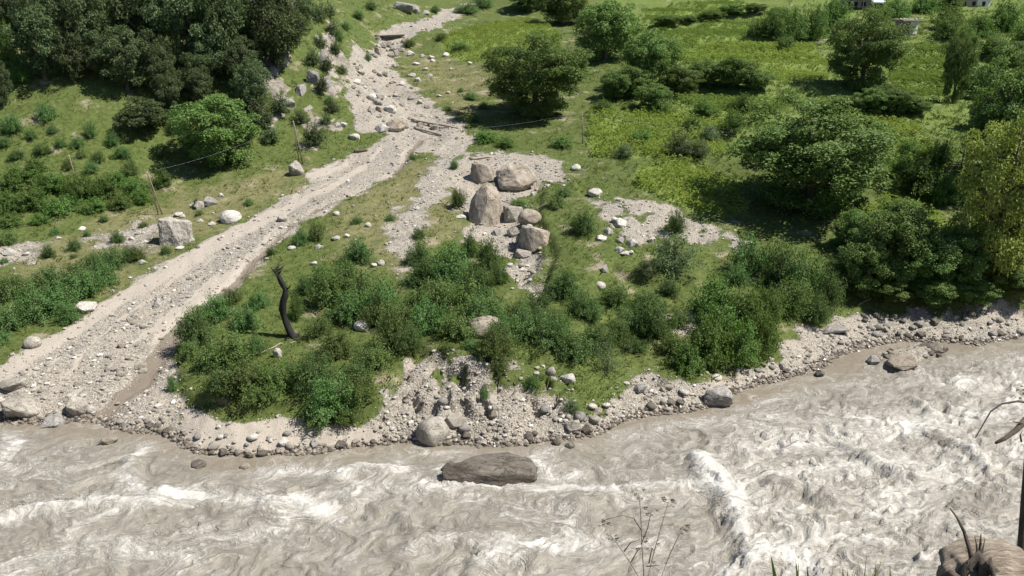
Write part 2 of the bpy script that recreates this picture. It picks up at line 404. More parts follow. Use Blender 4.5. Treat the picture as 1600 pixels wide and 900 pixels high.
def mat_rock(name, c0, c1, c2, streak=0.0, wet=0.0):
    s = NT(name)
    P = s.n('ShaderNodeTexCoord').outputs['Object']
    oi = s.n('ShaderNodeObjectInfo')
    sh = s.n('ShaderNodeVectorMath', {0: P, 1: oi.outputs['Location']}, operation='ADD').outputs[0]
    if streak:
        sh = s.n('ShaderNodeMapping', {'Vector': sh, 'Scale': (1.0, 1.0, 1.0 - streak)}).outputs[0]
    nA = s.noise(sh, 0.9, 6, 0.65, 0.4); nB = s.noise(sh, 5.0, 6, 0.7); nC = s.noise(sh, 22, 3, 0.7)
    col = s.ramp(s.math('ADD', s.math('MULTIPLY', nA, 0.65), s.math('MULTIPLY', nB, 0.35)), [(0.32, c0), (0.5, c1), (0.66, c2)])
    crack = s.mapr(s.math('ABSOLUTE', s.math('SUBTRACT', s.noise(sh, 1.6, 5, 0.6, 1.0), 0.5)), 0.0, 0.022, 0.55, 0.0)
    col = s.mix(crack, col, tuple(x * 0.45 for x in c0))
    col = s.mix(s.mapr(oi.outputs['Random'], 0, 1, 0.0, 0.38), col, tuple(x * 0.6 for x in c1))
    hg = s.math('ADD', nB, s.math('SUBTRACT', s.math('MULTIPLY', nC, 0.5), crack))
    s.principled(col, 0.9 - 0.55 * wet, hg, 0.7, 0.12, 0.3)
    return s.m

def mat_leaf(name, dark, mid, light, trans=0.35, vary=1.0):
    s = NT(name)
    g = s.n('ShaderNodeNewGeometry'); oi = s.n('ShaderNodeObjectInfo')
    col = s.ramp(g.outputs['Random Per Island'], [(0.0, dark), (0.5, mid), (0.92, mid), (1.0, light)])
    nz = s.noise(g.outputs['Position'], 0.55, 3)
    col = s.mix(s.mapr(nz, 0.35, 0.65, 0.0, 0.35), col, light)
    hs = s.n('ShaderNodeHueSaturation', {'Hue': s.mapr(oi.outputs['Random'], 0, 1, 0.5 - 0.012 * vary, 0.5 + 0.012 * vary), 'Saturation': 1.0,
             'Value': s.mapr(oi.outputs['Random'], 0, 1, 1 - 0.28 * vary, 1 + 0.25 * vary), 'Color': col}).outputs[0]
    d = s.n('ShaderNodeBsdfPrincipled', {'Base Color': hs, 'Roughness': 0.55, 'Specular IOR Level': 0.22})
    hs2 = s.mix(0.5, hs, (0.16, 0.22, 0.02), 'MIX')
    t = s.n('ShaderNodeBsdfTranslucent', {'Color': hs2})
    mx = s.n('ShaderNodeMixShader', {0: trans, 1: d.outputs[0], 2: t.outputs[0]})
    s.t.links.new(mx.outputs[0], s.out.inputs[0]); return s.m

def mat_simple(name, a, b, scale=6, rough=0.85, stretch=None, bstr=0.5, spec=0.3):
    s = NT(name); P = s.n('ShaderNodeTexCoord').outputs['Object']
    if stretch: P = s.n('ShaderNodeMapping', {'Vector': P, 'Scale': stretch}).outputs[0]
    nn = s.noise(P, scale, 6, 0.65, 0.3)
    s.principled(s.ramp(nn, [(0.3, a), (0.7, b)]), rough, nn, bstr, 0.03, spec); return s.m

def mat_water():
    s = NT('silty_water'); P = s.pos()
    fo = s.n('ShaderNodeSeparateColor', {0: s.attr('foam').outputs['Color']})
    foam, calm = fo.outputs[0], fo.outputs[1]
    adv = s.attr('adv').outputs['Vector']
    flow = s.n('ShaderNodeMapping', {'Vector': adv, 'Scale': (0.42, 1.0, 1.0)}).outputs[0]
    def vein(sc, w, det=3, vec=None):
        a = s.noise(vec or flow, sc, det, 0.55)
        return s.mapr(s.math('ABSOLUTE', s.math('SUBTRACT', a, 0.5)), 0.0, w, 1.0, 0.0)
    blot = s.noise(flow, 0.55, 4, 0.6); med = s.noise(flow, 2.2, 4, 0.62); fine = s.noise(P, 6.5, 5, 0.72)
    v1 = vein(0.9, 0.030, 3); v2 = vein(2.3, 0.040, 3); v3 = vein(5.5, 0.06, 3)
    f = s.math('ADD', s.math('MULTIPLY', foam, 1.15), s.math('MULTIPLY', s.math('SUBTRACT', blot, 0.5), 1.5))
    f = s.math('ADD', f, s.math('MULTIPLY', s.math('SUBTRACT', med, 0.5), 1.7))
    f = s.math('ADD', f, s.math('MULTIPLY', s.math('SUBTRACT', fine, 0.5), 1.2))
    body = s.mapr(f, 0.15, 1.5)
    act = s.mapr(s.math('ADD', foam, s.math('MULTIPLY', s.math('SUBTRACT', blot, 0.5), 1.4)), -0.25, 0.5)
    veins = s.math('MAXIMUM', s.math('MULTIPLY', v1, 0.75), s.math('MAXIMUM', s.math('MULTIPLY', v2, 0.68), s.math('MULTIPLY', v3, 0.42)))
    veins = s.math('MULTIPLY', s.math('MULTIPLY', veins, act), s.mapr(fine, 0.36, 0.56, 0.25, 1.0))
    ff = s.math('MAXIMUM', body, veins, True)
    fw = flow; fw2 = adv
    silt = s.ramp(s.noise(fw, 0.6, 4), [(0.3, (0.168, 0.152, 0.122)), (0.68, (0.235, 0.216, 0.18))])
    silt = s.mix(calm, silt, (0.178, 0.152, 0.116))
    col = s.mix(ff, silt, (0.50, 0.485, 0.45))
    hg = s.math('ADD', s.math('MULTIPLY', blot, 1.0), s.math('ADD', s.math('MULTIPLY', s.noise(fw2, 2.4, 5, 0.6), 1.0), s.math('MULTIPLY', ff, 0.35)))
    p = s.principled(col, 0.3, hg, 0.7, 0.14, 0.3)
    s.t.links.new(s.mapr(ff, 0.0, 1.0, 0.34, 0.85), p.inputs['Roughness'])
    s.t.links.new(s.mapr(calm, 0.0, 1.0, 0.85, 0.3), p.inputs['Normal'].links[0].from_node.inputs['Strength'])
    return s.m

M = dict(
    ground=mat_ground(), water=mat_water(),
    pale=mat_rock('pale_rock', (0.22, 0.195, 0.16), (0.36, 0.33, 0.28), (0.50, 0.465, 0.41)),
    white=mat_rock('white_rock', (0.36, 0.335, 0.29), (0.54, 0.51, 0.46), (0.68, 0.65, 0.60)),
    brown=mat_rock('brown_rock', (0.20, 0.163, 0.122), (0.345, 0.295, 0.235), (0.47, 0.42, 0.35)),
    grey=mat_rock('grey_rock', (0.19, 0.18, 0.165), (0.29, 0.275, 0.255), (0.42, 0.40, 0.37)),
    streak=mat_rock('streaked_rock', (0.22, 0.195, 0.165), (0.42, 0.385, 0.335), (0.58, 0.545, 0.49), 0.85),
    wet=mat_rock('wet_rock', (0.075, 0.065, 0.05), (0.15, 0.13, 0.105), (0.26, 0.235, 0.195), 0, 0.7),
    shrub=mat_leaf('shrub_leaf', (0.045, 0.095, 0.022), (0.095, 0.18, 0.05), (0.17, 0.26, 0.10)),
    shrub3=mat_leaf('yellow_shrub_leaf', (0.055, 0.09, 0.022), (0.115, 0.175, 0.045), (0.19, 0.25, 0.09)),
    shrub2=mat_leaf('grey_shrub_leaf', (0.06, 0.09, 0.04), (0.12, 0.165, 0.075), (0.19, 0.24, 0.12)),
    oak=mat_leaf('oak_leaf', (0.035, 0.056, 0.022), (0.078, 0.115, 0.046), (0.145, 0.185, 0.085), 0.3),
    walnut=mat_leaf('walnut_leaf', (0.05, 0.095, 0.02), (0.118, 0.195, 0.048), (0.20, 0.28, 0.09)),
    bright=mat_leaf('bright_leaf', (0.05, 0.105, 0.02), (0.105, 0.195, 0.042), (0.18, 0.27, 0.08), 0.4),
    yellow=mat_leaf('yellow_leaf', (0.17, 0.24, 0.045), (0.30, 0.37, 0.08), (0.42, 0.46, 0.14), 0.45, 0.1),
    corn=mat_leaf('corn_leaf', (0.21, 0.29, 0.05), (0.33, 0.42, 0.085), (0.44, 0.49, 0.18), 0.5, 0.15),
    crop2=mat_leaf('green_crop_leaf', (0.13, 0.21, 0.045), (0.21, 0.31, 0.07), (0.31, 0.39, 0.13), 0.45, 0.15),
    grass=mat_leaf('grass_blade', (0.10, 0.13, 0.035), (0.17, 0.21, 0.06), (0.25, 0.27, 0.10), 0.45),
    bark=mat_simple('bark', (0.055, 0.042, 0.032), (0.16, 0.13, 0.10), 3, 0.95, (4, 4, 0.8)),
    blackbark=mat_simple('black_bark', (0.006, 0.006, 0.006), (0.030, 0.028, 0.026), 4, 0.8, (5, 5, 0.8)),  # near-black bark tone with fine upright streaks
    pole=mat_simple('pole_wood', (0.15, 0.115, 0.085), (0.26, 0.20, 0.15), 4, 0.9, (6, 6, 0.4)),
    wood=mat_simple('weathered_wood', (0.20, 0.16, 0.12), (0.42, 0.37, 0.31), 4, 0.9, (6, 6, 0.6)),
    stumpw=mat_simple('barkless_wood', (0.14, 0.105, 0.075), (0.46, 0.385, 0.30), 5, 0.85, (3, 16, 3), 0.9),
    rootd=mat_simple('dark_root', (0.035, 0.028, 0.022), (0.12, 0.095, 0.075), 9, 0.9, (3, 3, 1)),
    wire=mat_simple('cable_metal', (0.35, 0.36, 0.38), (0.5, 0.52, 0.55), 3, 0.5),
    plaster=mat_simple('plaster', (0.55, 0.52, 0.46), (0.72, 0.69, 0.62), 3, 0.9),
    mason=mat_simple('masonry', (0.20, 0.17, 0.14), (0.40, 0.36, 0.30), 4, 0.95),
    metal=mat_simple('roof_metal', (0.42, 0.47, 0.56), (0.55, 0.60, 0.68), 2, 0.45),
    dark=mat_simple('dark_interior', (0.01, 0.01, 0.01), (0.025, 0.022, 0.02), 2, 0.9),
    seed=mat_simple('seed_head', (0.05, 0.035, 0.025), (0.11, 0.08, 0.055), 20, 0.9),
    stem=mat_simple('dry_stem', (0.10, 0.09, 0.045), (0.20, 0.18, 0.09), 12, 0.8),
)

# ------------------------------------------------------------------ object helpers
def mesh_np(name, V, F, mat, smooth=False, k=None):
    """mesh from numpy arrays; F is (m,k)"""
    me = bpy.data.meshes.new(name); V = np.asarray(V, np.float32); F = np.asarray(F, np.int32)
    m, k = F.shape
    me.vertices.add(len(V)); me.vertices.foreach_set('co', V.ravel())
    me.loops.add(m * k); me.loops.foreach_set('vertex_index', F.ravel())
    me.polygons.add(m); me.polygons.foreach_set('loop_start', np.arange(0, m * k, k, dtype=np.int32))
    try: me.polygons.foreach_set('loop_total', np.full(m, k, np.int32))
    except Exception: pass
    me.polygons.foreach_set('use_smooth', np.full(m, smooth))
    me.materials.append(mat); me.update(calc_edges=True); me.validate()
    return me
def link(name, data, parent=None, loc=None, rot=None, scale=None):
    o = bpy.data.objects.new(name, data); COL.objects.link(o)
    if parent: o.parent = parent
    if loc is not None: o.location = loc
    if rot is not None: o.rotation_euler = rot
    if scale is not None: o.scale = scale
    return o
def tag(o, label=None, cat=None, group=None, kind=None):
    if label: o['label'] = label
    if cat: o['category'] = cat
    if group: o['group'] = group
    if kind: o['kind'] = kind
    return o
def thing(name, loc, label, cat, group=None, rz=0.0):
    o = bpy.data.objects.new(name, None); COL.objects.link(o); o.empty_display_size = 0.3
    o.location = loc; o.rotation_euler = (0, 0, rz)
    return tag(o, label, cat, group)
def grid_mesh(name, X, Y, Z, mat, smooth=True):
    r, c = X.shape
    V = np.stack([X, Y, Z], -1).reshape(-1, 3)
    i = np.arange(r * c).reshape(r, c)
    F = np.stack([i[:-1, :-1], i[:-1, 1:], i[1:, 1:], i[1:, :-1]], -1).reshape(-1, 4)
    return mesh_np(name, V, F, mat, smooth)
def add_attr(me, name, cols):
    a = me.color_attributes.new(name, 'FLOAT_COLOR', 'POINT')
    a.data.foreach_set('color', np.stack(cols + [np.ones_like(cols[0])], -1).astype(np.float32).ravel())

class Geo:
    """collects tubes, boxes and lumps into one mesh"""
    def __init__(s): s.v = []; s.f = []
    def tube(s, pts, rad, sides=7, cap=True):
        pts = [Vector(p) for p in pts]; n0 = len(s.v); k = len(pts)
        for i, p in enumerate(pts):
            d = (pts[min(i + 1, k - 1)] - pts[max(i - 1, 0)]).normalized()
            a = d.cross(Vector((0, 0, 1)) if abs(d.z) < 0.95 else Vector((1, 0, 0))).normalized(); b = d.cross(a)
            r = rad[i] if hasattr(rad, '__len__') else rad
            for j in range(sides):
                th = 2 * math.pi * j / sides
                s.v.append(p + (a * math.cos(th) + b * math.sin(th)) * r)
        for i in range(k - 1):
            for j in range(sides):
                q = n0 + i * sides
                s.f.append((q + j, q + (j + 1) % sides, q + sides + (j + 1) % sides, q + sides + j))
        if cap:
            s.f.append(tuple(n0 + j for j in reversed(range(sides)))); s.f.append(tuple(n0 + (k - 1) * sides + j for j in range(sides)))
        return s
    def box(s, lo, hi, rot=None, org=(0, 0, 0)):
        n0 = len(s.v)
        for z in (lo[2], hi[2]):
            for x, y in ((lo[0], lo[1]), (hi[0], lo[1]), (hi[0], hi[1]), (lo[0], hi[1])):
                p = Vector((x, y, z))
                if rot: p = rot @ p
                s.v.append(p + Vector(org))
        for f in ((3, 2, 1, 0), (4, 5, 6, 7), (0, 1, 5, 4), (1, 2, 6, 5), (2, 3, 7, 6), (3, 0, 4, 7)): s.f.append(tuple(n0 + i for i in f))
        return s
    def poly(s, pts, f):
        n0 = len(s.v); s.v += [Vector(p) for p in pts]; s.f += [tuple(n0 + i for i in q) for q in f]; return s
    def mesh(s, name, mat, smooth=True):
        me = bpy.data.meshes.new(name); me.from_pydata([tuple(v) for v in s.v], [], s.f)
        me.materials.append(mat)
        for p in me.polygons: p.use_smooth = smooth
        me.update(); return me

# ------------------------------------------------------------------ the setting: ground, near bank, river
me = grid_mesh('ground', GX, GY, HZ, M['ground'])
streakn = pn(sdist * 0.55 + 0.5 * _wob[1], GY * 0.045, 33) + 0.5 * pn(sdist * 1.3, GY * 0.09, 34)
streak = m_main * sstep(-0.05, 0.45, streakn) * (1 - sstep(98, 106, GY))
sand_z = np.maximum(np.maximum(m_beach, m_road * 0.8), 0.85 * streak)
shore_wet = (1 - sstep(0.03, 0.22, HZ)) * (HZ > -3)
dryz = np.clip(0.35 + 0.5 * pmask([(0, 425), (120, 350), (330, 290), (480, 260), (440, 310), (250, 400), (190, 450), (60, 500)], 3, 3, 80)
               + 0.45 * pmask([(520, 320), (640, 250), (720, 260), (720, 350), (600, 420), (520, 400)], 3, 3, 81)
               + 0.4 * pmask([(620, 60), (760, 100), (760, 180), (700, 180), (640, 120)], 4, 3, 82)
               - 0.5 * (GX > 12) * (GY > 95), 0, 1)
gravel2 = np.clip(np.maximum(gravel, sand_z), 0, 1) * (1 - 0.75 * cap_top * (m_bank < 0.9))
gravel2 = np.maximum(gravel2, m_bank * (1 - 0.85 * fan * sstep(2.4, 2.9, H0)))
gravel2 *= 1 - 0.8 * m_bank * sstep(0.02, 0.22, fbm(GX * 0.33, GY * 0.33, 3, 66)) * sstep(1.2, 1.9, HZ) * (np.abs(GX + 1) < 14)
add_attr(me, 'zone_a', [gravel2, sand_z, np.clip(np.maximum.reduce([m_stream, m_up * 0.36, shore_wet]), 0, 1)])
rlush = 0.5 * sstep(10, 22, GX - 0.03 * GY) * sstep(92, 104, GY)
add_attr(me, 'zone_b', [m_rock, np.maximum(m_corn, rlush), dryz])
tag(link('ground', me), kind='structure')

# near bank under the camera: a steep drop to the river
bu = np.linspace(-90, 90, 181); bv = np.concatenate([np.linspace(-30, 0, 16), np.linspace(0.3, 26, 70)])
BX, BY = np.meshgrid(bu, bv)
def bank_h(X, Y):
    X = np.asarray(X, float); Y = np.asarray(Y, float)
    e = 1.15 + 0.25 * fbm(X * 0.5, X * 0 + 3.3, 2, 90)
    z = 25.35 - 0.05 * np.maximum(0, Y) - np.maximum(0, Y - e) * 1.02 - np.maximum(0, Y - 5.0) * 0.55
    z = z + 0.15 * np.maximum(0, -Y) + 0.12 * fbm(X * 0.7, Y * 0.7, 3, 91) * sstep(1.0, 2.5, np.hypot(X, Y))
    return np.maximum(z, -2.5)
me = grid_mesh('near_bank', BX, BY, bank_h(BX, BY), M['ground'])
zz = np.zeros_like(BX)
add_attr(me, 'zone_a', [0.35 + 0.3 * sstep(3, 8, BY), zz, zz]); add_attr(me, 'zone_b', [zz, zz, zz + 0.6])
tag(link('near_bank', me), kind='structure')

# river surface
wy = [14.0]
while wy[-1] < 80: wy.append(wy[-1] + (0.4 if wy[-1] < 27 else 0.135 + max(0, wy[-1] - 45) * 0.004))
wy = np.array(wy); NW = 660
WY = np.repeat(wy[:, None], NW, 1); WX = np.linspace(-1, 1, NW)[None, :] * (0.78 * WY + 14)
SHW = np.array([at_z(p[0], p[1])[:2] for p in SHORE_PX])
sh_d = line_d(SHW, WX, WY)
def wz(pts): return [at_z(p[0], p[1])[:2] for p in pts]
def brush(pts, rad, wob=0.5):
    P = wz(pts)
    d, w = line_d(P, WX + wob * fbm(WX * .35, WY * .35, 3, 101), WY + wob * fbm(WX * .35, WY * .35, 3, 102), rad if hasattr(rad, '__len__') else [rad] * len(P))
    return np.exp(-(d / w) ** 2)
FOAM = [  # foam streaks: path on the water, half width in metres, strength
    ([(-60, 830), (60, 800), (140, 788), (230, 790), (300, 775), (420, 782), (520, 800)], 0.9, 0.85),
    ([(0, 720), (20, 690), (10, 680)], 0.8, 0.8), ([(0, 760), (30, 740), (0, 730)], 0.8, 0.45),
    ([(230, 695), (205, 715), (195, 745), (230, 770), (300, 775)], [0.5, 0.6, 0.7, 0.7, 0.8], 0.85),
    ([(60, 720), (90, 740), (100, 760)], 0.5, 0.35),
    ([(0, 890), (80, 870), (160, 850), (300, 870)], 1.0, 0.55), ([(100, 850), (130, 820), (180, 800)], 0.7, 0.5),
    ([(300, 830), (350, 840), (420, 830), (470, 800), (480, 790)], 0.8, 0.5),
    ([(410, 740), (460, 735), (540, 740), (600, 730)], 0.7, 0.7), ([(560, 760), (530, 745), (570, 730), (620, 735)], 0.6, 0.7),
    ([(460, 790), (520, 775), (620, 765), (700, 760), (740, 770)], 0.9, 0.55),
    ([(620, 720), (640, 745), (690, 760), (720, 740)], 0.5, 0.7), ([(640, 700), (700, 710), (760, 695), (790, 715)], 0.5, 0.75),
    ([(840, 715), (850, 735), (870, 750), (900, 740)], 0.6, 0.8), ([(690, 735), (740, 755), (800, 760), (860, 765)], 0.45, 0.85),
    ([(870, 765), (960, 775), (1040, 760), (1110, 765)], 0.7, 0.85), ([(860, 700), (960, 680), (1040, 670), (1140, 655)], 0.7, 0.4),
    ([(800, 790), (880, 800), (900, 830), (860, 850)], 0.8, 0.45), ([(740, 880), (800, 850), (860, 855), (930, 850)], 0.9, 0.75),
    ([(640, 870), (660, 850), (720, 845)], 0.5, 0.6), ([(750, 890), (790, 870), (800, 880)], 0.5, 0.8),
    ([(900, 830), (960, 855), (1000, 860), (1040, 840)], 0.7, 0.4),
    ([(1095, 725), (1120, 750), (1150, 800), (1150, 830)], [0.8, 1.2, 1.1, 0.8], 1.3), ([(1150, 880), (1190, 870), (1230, 870), (1260, 900)], 1.2, 1.3),
    ([(1160, 700), (1230, 690), (1330, 680), (1440, 660), (1560, 640), (1640, 630)], 1.6, 0.75),
    ([(1180, 660), (1260, 655), (1340, 650), (1400, 670)], 1.0, 0.5), ([(1180, 740), (1240, 740), (1320, 740), (1420, 720)], 1.8, 0.7),
    ([(1180, 800), (1280, 800), (1340, 800), (1440, 760), (1540, 720), (1640, 700)], 1.5, 0.6),
    ([(1240, 850), (1330, 840), (1400, 830), (1420, 790)], 1.2, 0.55), ([(1440, 810), (1520, 820), (1580, 840), (1640, 850)], 1.2, 0.35),
    ([(1500, 600), (1560, 600), (1640, 590)], 1.2, 0.75), ([(1480, 700), (1520, 715), (1540, 730)], 0.8, 0.8), ([(1530, 570), (1600, 560), (1700, 560)], 0.6, 0.35),
    ([(1150, 640), (1250, 615), (1330, 600)], 0.5, 0.3), ([(1200, 880), (1340, 890), (1460, 870), (1560, 880)], 1.2, 0.5),
]
CREST = [  # standing waves: crest path, half width, height
    ([(1098, 730), (1125, 765), (1150, 820)], 1.2, 0.6), ([(1165, 880), (1230, 875), (1290, 900)], 1.0, 0.7), ([(0, 805), (140, 790), (240, 792)], 0.8, 0.4),
    ([(640, 865), (680, 845), (740, 850)], 0.9, 0.45), ([(740, 890), (790, 868), (840, 880)], 0.8, 0.5), ([(900, 790), (980, 775), (1060, 765)], 0.8, 0.4),
    ([(1200, 750), (1260, 770), (1310, 790)], 0.8, 0.5), ([(1330, 710), (1380, 730), (1430, 750)], 0.7, 0.45), ([(1470, 690), (1520, 715), (1545, 735)], 0.7, 0.45),
    ([(1420, 625), (1450, 645)], 0.6, 0.35), ([(520, 750), (560, 735), (600, 735)], 0.6, 0.3), ([(420, 790), (500, 795), (560, 780)], 0.8, 0.3),
    ([(200, 720), (215, 750), (260, 772)], 0.6, 0.3), ([(1200, 820), (1250, 830), (1300, 825)], 0.8, 0.4), ([(620, 815), (640, 830)], 0.5, 0.3),
]
TROUGH = [([(1112, 790), (1122, 830), (1130, 870)], 0.7, 0.35), ([(720, 880), (735, 870)], 0.5, 0.4), ([(1255, 785), (1290, 800), (1330, 805)], 0.4, 0.3), ([(225, 745), (240, 765)], 0.5, 0.2), ([(1460, 690), (1490, 705)], 0.4, 0.3)]
foam = np.zeros_like(WX)
for p, r, a in FOAM: foam = np.maximum(foam, a * brush(p, r)) + 0.25 * np.minimum(foam, a * brush(p, r))
turb = sstep(0.4, 4.0, sh_d) * 0.8 + 0.2
right_t = sstep(5, 16, WX) * sstep(1.5, 7, sh_d)
fxx = WX * 0.9 + WY * 0.25; fyy = WY - WX * 0.2
# swirling current: carry the surface pattern back along a divergence-free flow
ax, ay = fxx.copy(), fyy.copy()
def psi(x, y): return 1.9 * pn(x * 0.14, y * 0.26, 118) + 0.75 * pn(x * 0.36, y * 0.55, 119) + 0.22 * pn(x * 1.0, y * 1.3, 120)
for _ in range(8):
    e_ = 0.05; p0 = psi(ax, ay)
    vx = (psi(ax, ay + e_) - p0) / e_; vy = -(psi(ax + e_, ay) - p0) / e_
    ax -= vx * 0.27; ay -= vy * 0.27
wx2, wy2 = ax, ay
WZ = 0.22 * fbm(wx2 * 0.16, wy2 * 0.30, 3, 112) * turb
r1 = ridged(wx2 * 0.38, wy2 * 0.62, 3, 113); r2 = ridged(wx2 * 1.1, wy2 * 1.5, 3, 114)
WZ += (0.52 + 0.42 * right_t) * (r1 - 0.72) * turb + (0.15 + 0.07 * right_t) * (r2 - 0.72) * turb
WZ += (0.07 + 0.06 * right_t + 0.07 * np.clip(foam, 0, 1)) * fbm(wx2 * 2.6, wy2 * 3.0, 3, 115) * turb
for p, r, a in CREST: WZ += a * brush(p, r, 0.8) * (0.8 + 0.3 * r2)
for p, r, a in TROUGH: WZ -= a * brush(p, r, 0.5)
WZ += 0.10 * np.clip(foam, 0, 1.2) * (r2 - 0.5)
foam *= 1.0 - 0.22 * right_t
foam += 0.02 + 0.16 * right_t + 0.55 * sstep(0.84, 0.97, r1) * turb * sstep(0.45, 0.6, 0.5 + 0.6 * fbm(WX * 0.12, WY * 0.15, 2, 116)) + 0.35 * sstep(0.86, 0.97, r2) * right_t
foam *= sstep(0.3, 1.6, sh_d)
for p, r, a in TROUGH: foam *= 1 - 0.85 * np.clip(brush(p, r, 0.5), 0, 1)
calm = (1 - sstep(0.5, 3.2, sh_d + 1.2 * fbm(WX * 0.2, WY * 0.2, 2, 117))) * (1 - np.clip(foam * 1.5, 0, 1))
me = grid_mesh('river', WX, WY, WZ, M['water'])
add_attr(me, 'foam', [np.clip(foam, 0, 1.5), np.clip(calm, 0, 1), np.zeros_like(foam)])
at_ = me.attributes.new('adv', 'FLOAT_VECTOR', 'POINT'); at_.data.foreach_set('vector', np.stack([ax, ay, 0 * ax], -1).astype(np.float32).ravel())
tag(link('river', me), kind='structure')
# ------------------------------------------------------------------ boulders
def rock_mesh(name, seed, mat, sub=3, angular=0.6, flat=1.0, rough=0.06, pts=None):
    rs = random.Random(seed); bm = bmesh.new(); off = Vector((seed * 3.1, seed * 1.7, seed * 0.9))
    if angular > 0.3:
        if pts is None:
            pts = []
            while len(pts) < 15:
                d = Vector((rs.gauss(0, 1), rs.gauss(0, 1), rs.gauss(0, 1))).normalized()
                if all((d - q.normalized()).length > 0.45 for q in pts): pts.append(d * rs.uniform(0.82, 1.08))
        for q in pts: bm.verts.new(q)
        bmesh.ops.convex_hull(bm, input=list(bm.verts))
        for v in [v for v in bm.verts if not v.link_faces]: bm.verts.remove(v)
        bmesh.ops.bevel(bm, geom=list(bm.edges), offset=0.045, segments=1, affect='EDGES')
        bmesh.ops.triangulate(bm, faces=list(bm.faces))
        for _ in range(sub - 1):
            bmesh.ops.subdivide_edges(bm, edges=[e for e in bm.edges if e.calc_length() > 0.13], cuts=1, use_grid_fill=True)
            bmesh.ops.triangulate(bm, faces=list(bm.faces))
        amp = rough * 0.75
    else:
        bmesh.ops.create_icosphere(bm, subdivisions=sub, radius=1.0); amp = rough
        planes = [(Vector((rs.gauss(0, 1), rs.gauss(0, 1), rs.gauss(0, 1))).normalized(), rs.uniform(0.8, 0.95)) for _ in range(6)]
        for v in bm.verts:
            for d, k in planes:
                e = v.co.dot(d) - k
                if e > 0: v.co -= d * e * 0.8
            v.co *= 1 + 2.2 * rough * mnoise.noise(v.co * 1.1 + off)
    for v in bm.verts:
        p = v.co.copy()
        v.co = p * (1 + amp * mnoise.noise(p * 2.6 + off) + amp * 0.6 * mnoise.noise(p * 6.0 + off) + amp * 0.35 * mnoise.noise(p * 13.0 + off))
    lo = Vector([min(v.co[i] for v in bm.verts) for i in range(3)]); hi = Vector([max(v.co[i] for v in bm.verts) for i in range(3)])
    c = (lo + hi) / 2; e = (hi - lo) / 2
    for v in bm.verts: v.co = Vector([(v.co[i] - c[i]) / e[i] for i in range(3)])
    bmesh.ops.recalc_face_normals(bm, faces=list(bm.faces))
    me = bpy.data.meshes.new(name); bm.to_mesh(me); bm.free(); me.materials.append(mat)
    for p in me.polygons: p.use_smooth = angular < 0.3
    return me
RV = {}
for mk in ('pale', 'white', 'brown', 'grey', 'wet', 'streak'):
    for kind, ang in (('a', 0.75), ('r', 0.15)):
        for i in range(3 if mk in ('pale', 'white') else 2):
            RV[mk, kind, i] = rock_mesh('boulder', hash((len(RV), 5)) % 97 + len(RV) * 7, M[mk], 4, ang, 1, 0.07 if kind == 'a' else 0.05)
RV['tall', 'a', 0] = rock_mesh('tall_boulder', 41, M['brown'], 4, 0.9, 1, 0.05, [Vector(q) for q in [(0.0, 0.1, 0.93), (0.35, 0.1, 1.0), (0.85, 0.2, 0.7), (1.0, 0.1, 0.15), (0.8, -0.3, -0.8), (0.15, -0.8, -0.97), (-0.5, -0.85, -1), (-1, 0, -0.55), (-0.95, 0.2, -0.15), (-0.5, 0.2, 0.55), (-0.55, -0.75, -0.5), (0.3, 0.9, 0.6), (0.6, 0.9, -0.9), (-0.7, 0.8, -0.9), (0.12, -0.55, 0.45), (0.5, -0.45, 0.4), (-0.6, 0.7, 0.3)]])
RV['block', 'a', 0] = rock_mesh('block_boulder', 23, M['streak'], 5, 0.9, 1, 0.10, [Vector(q) for q in [(-0.8, -0.5, 0.98), (-0.3, -0.6, 0.9), (0.95, -0.35, 0.72), (1.0, 0.3, 0.6), (0.6, 0.9, 0.5), (-0.6, 0.7, 0.9), (-0.95, -0.75, -0.7), (-0.75, -0.9, -1), (0.55, -0.9, -0.95), (0.85, -0.5, -0.5), (0.8, 0.7, -1), (-0.9, 0.7, -1), (0.1, -0.95, -0.1), (-0.95, 0.1, 0.4)]])
RV['river', 'a', 0] = rock_mesh('river_boulder', 61, M['wet'], 5, 0.9, 1, 0.06, [Vector(q) for q in [(-1, -0.1, 0.0), (-0.95, -0.5, -0.6), (-0.6, -0.2, 0.45), (-0.2, 0.3, 0.85), (0.35, 0.4, 1.0), (0.85, 0.3, 0.75), (1.0, -0.1, 0.3), (0.98, -0.5, -0.9), (0.9, 0.8, -0.6),
    (-0.5, -0.75, -0.95), (0.3, -0.95, -1), (-0.1, -0.8, 0.1), (0.5, -0.75, 0.25), (0.92, -0.6, 0.1), (-0.6, 0.9, -0.9), (0.2, 1, 0.2), (-0.35, -0.75, -0.25)]])
def boulder(cx, cy, w, h, mk, kind, i, label, name='boulder', group=None, depth=0.9, sink=0.22, rz=None, z=None, tilt=0.12, cat='boulder'):
    by = cy + h * 0.36
    if z is None: P, t = G(cx, by)
    else: P = Vector(at_z(cx, by, z)); t = P.y / ray(cx, by)[1]
    k = t / 1280.0; rs = random.Random(int(cx * 31 + cy))
    W = w * k; Hh = h * k * 1.02; D = W * depth
    n_ = 3 if mk in ('pale', 'white') else (2 if mk not in ('tall', 'block', 'river') else 1)
    me = RV[mk, kind, i % n_]
    rz = rs.uniform(-0.35, 0.35) + (math.pi if rs.random() < 0.5 else 0) if rz is None else rz
    o = link(name, me, None, (P.x, P.y + D * 0.30, P.z + Hh * (0.5 - sink) * 0.98), (rs.uniform(-tilt, tilt), rs.uniform(-tilt, tilt), rz), (W / 2, D / 2, Hh / 2 * (1 + sink * 0.6)))
    return tag(o, label, cat, group)
B = boulder
B(758, 323, 56, 70, 'tall', 'a', 0, 'tall pointed pale brown boulder standing at the head of the gully', rz=0.3, depth=0.8)
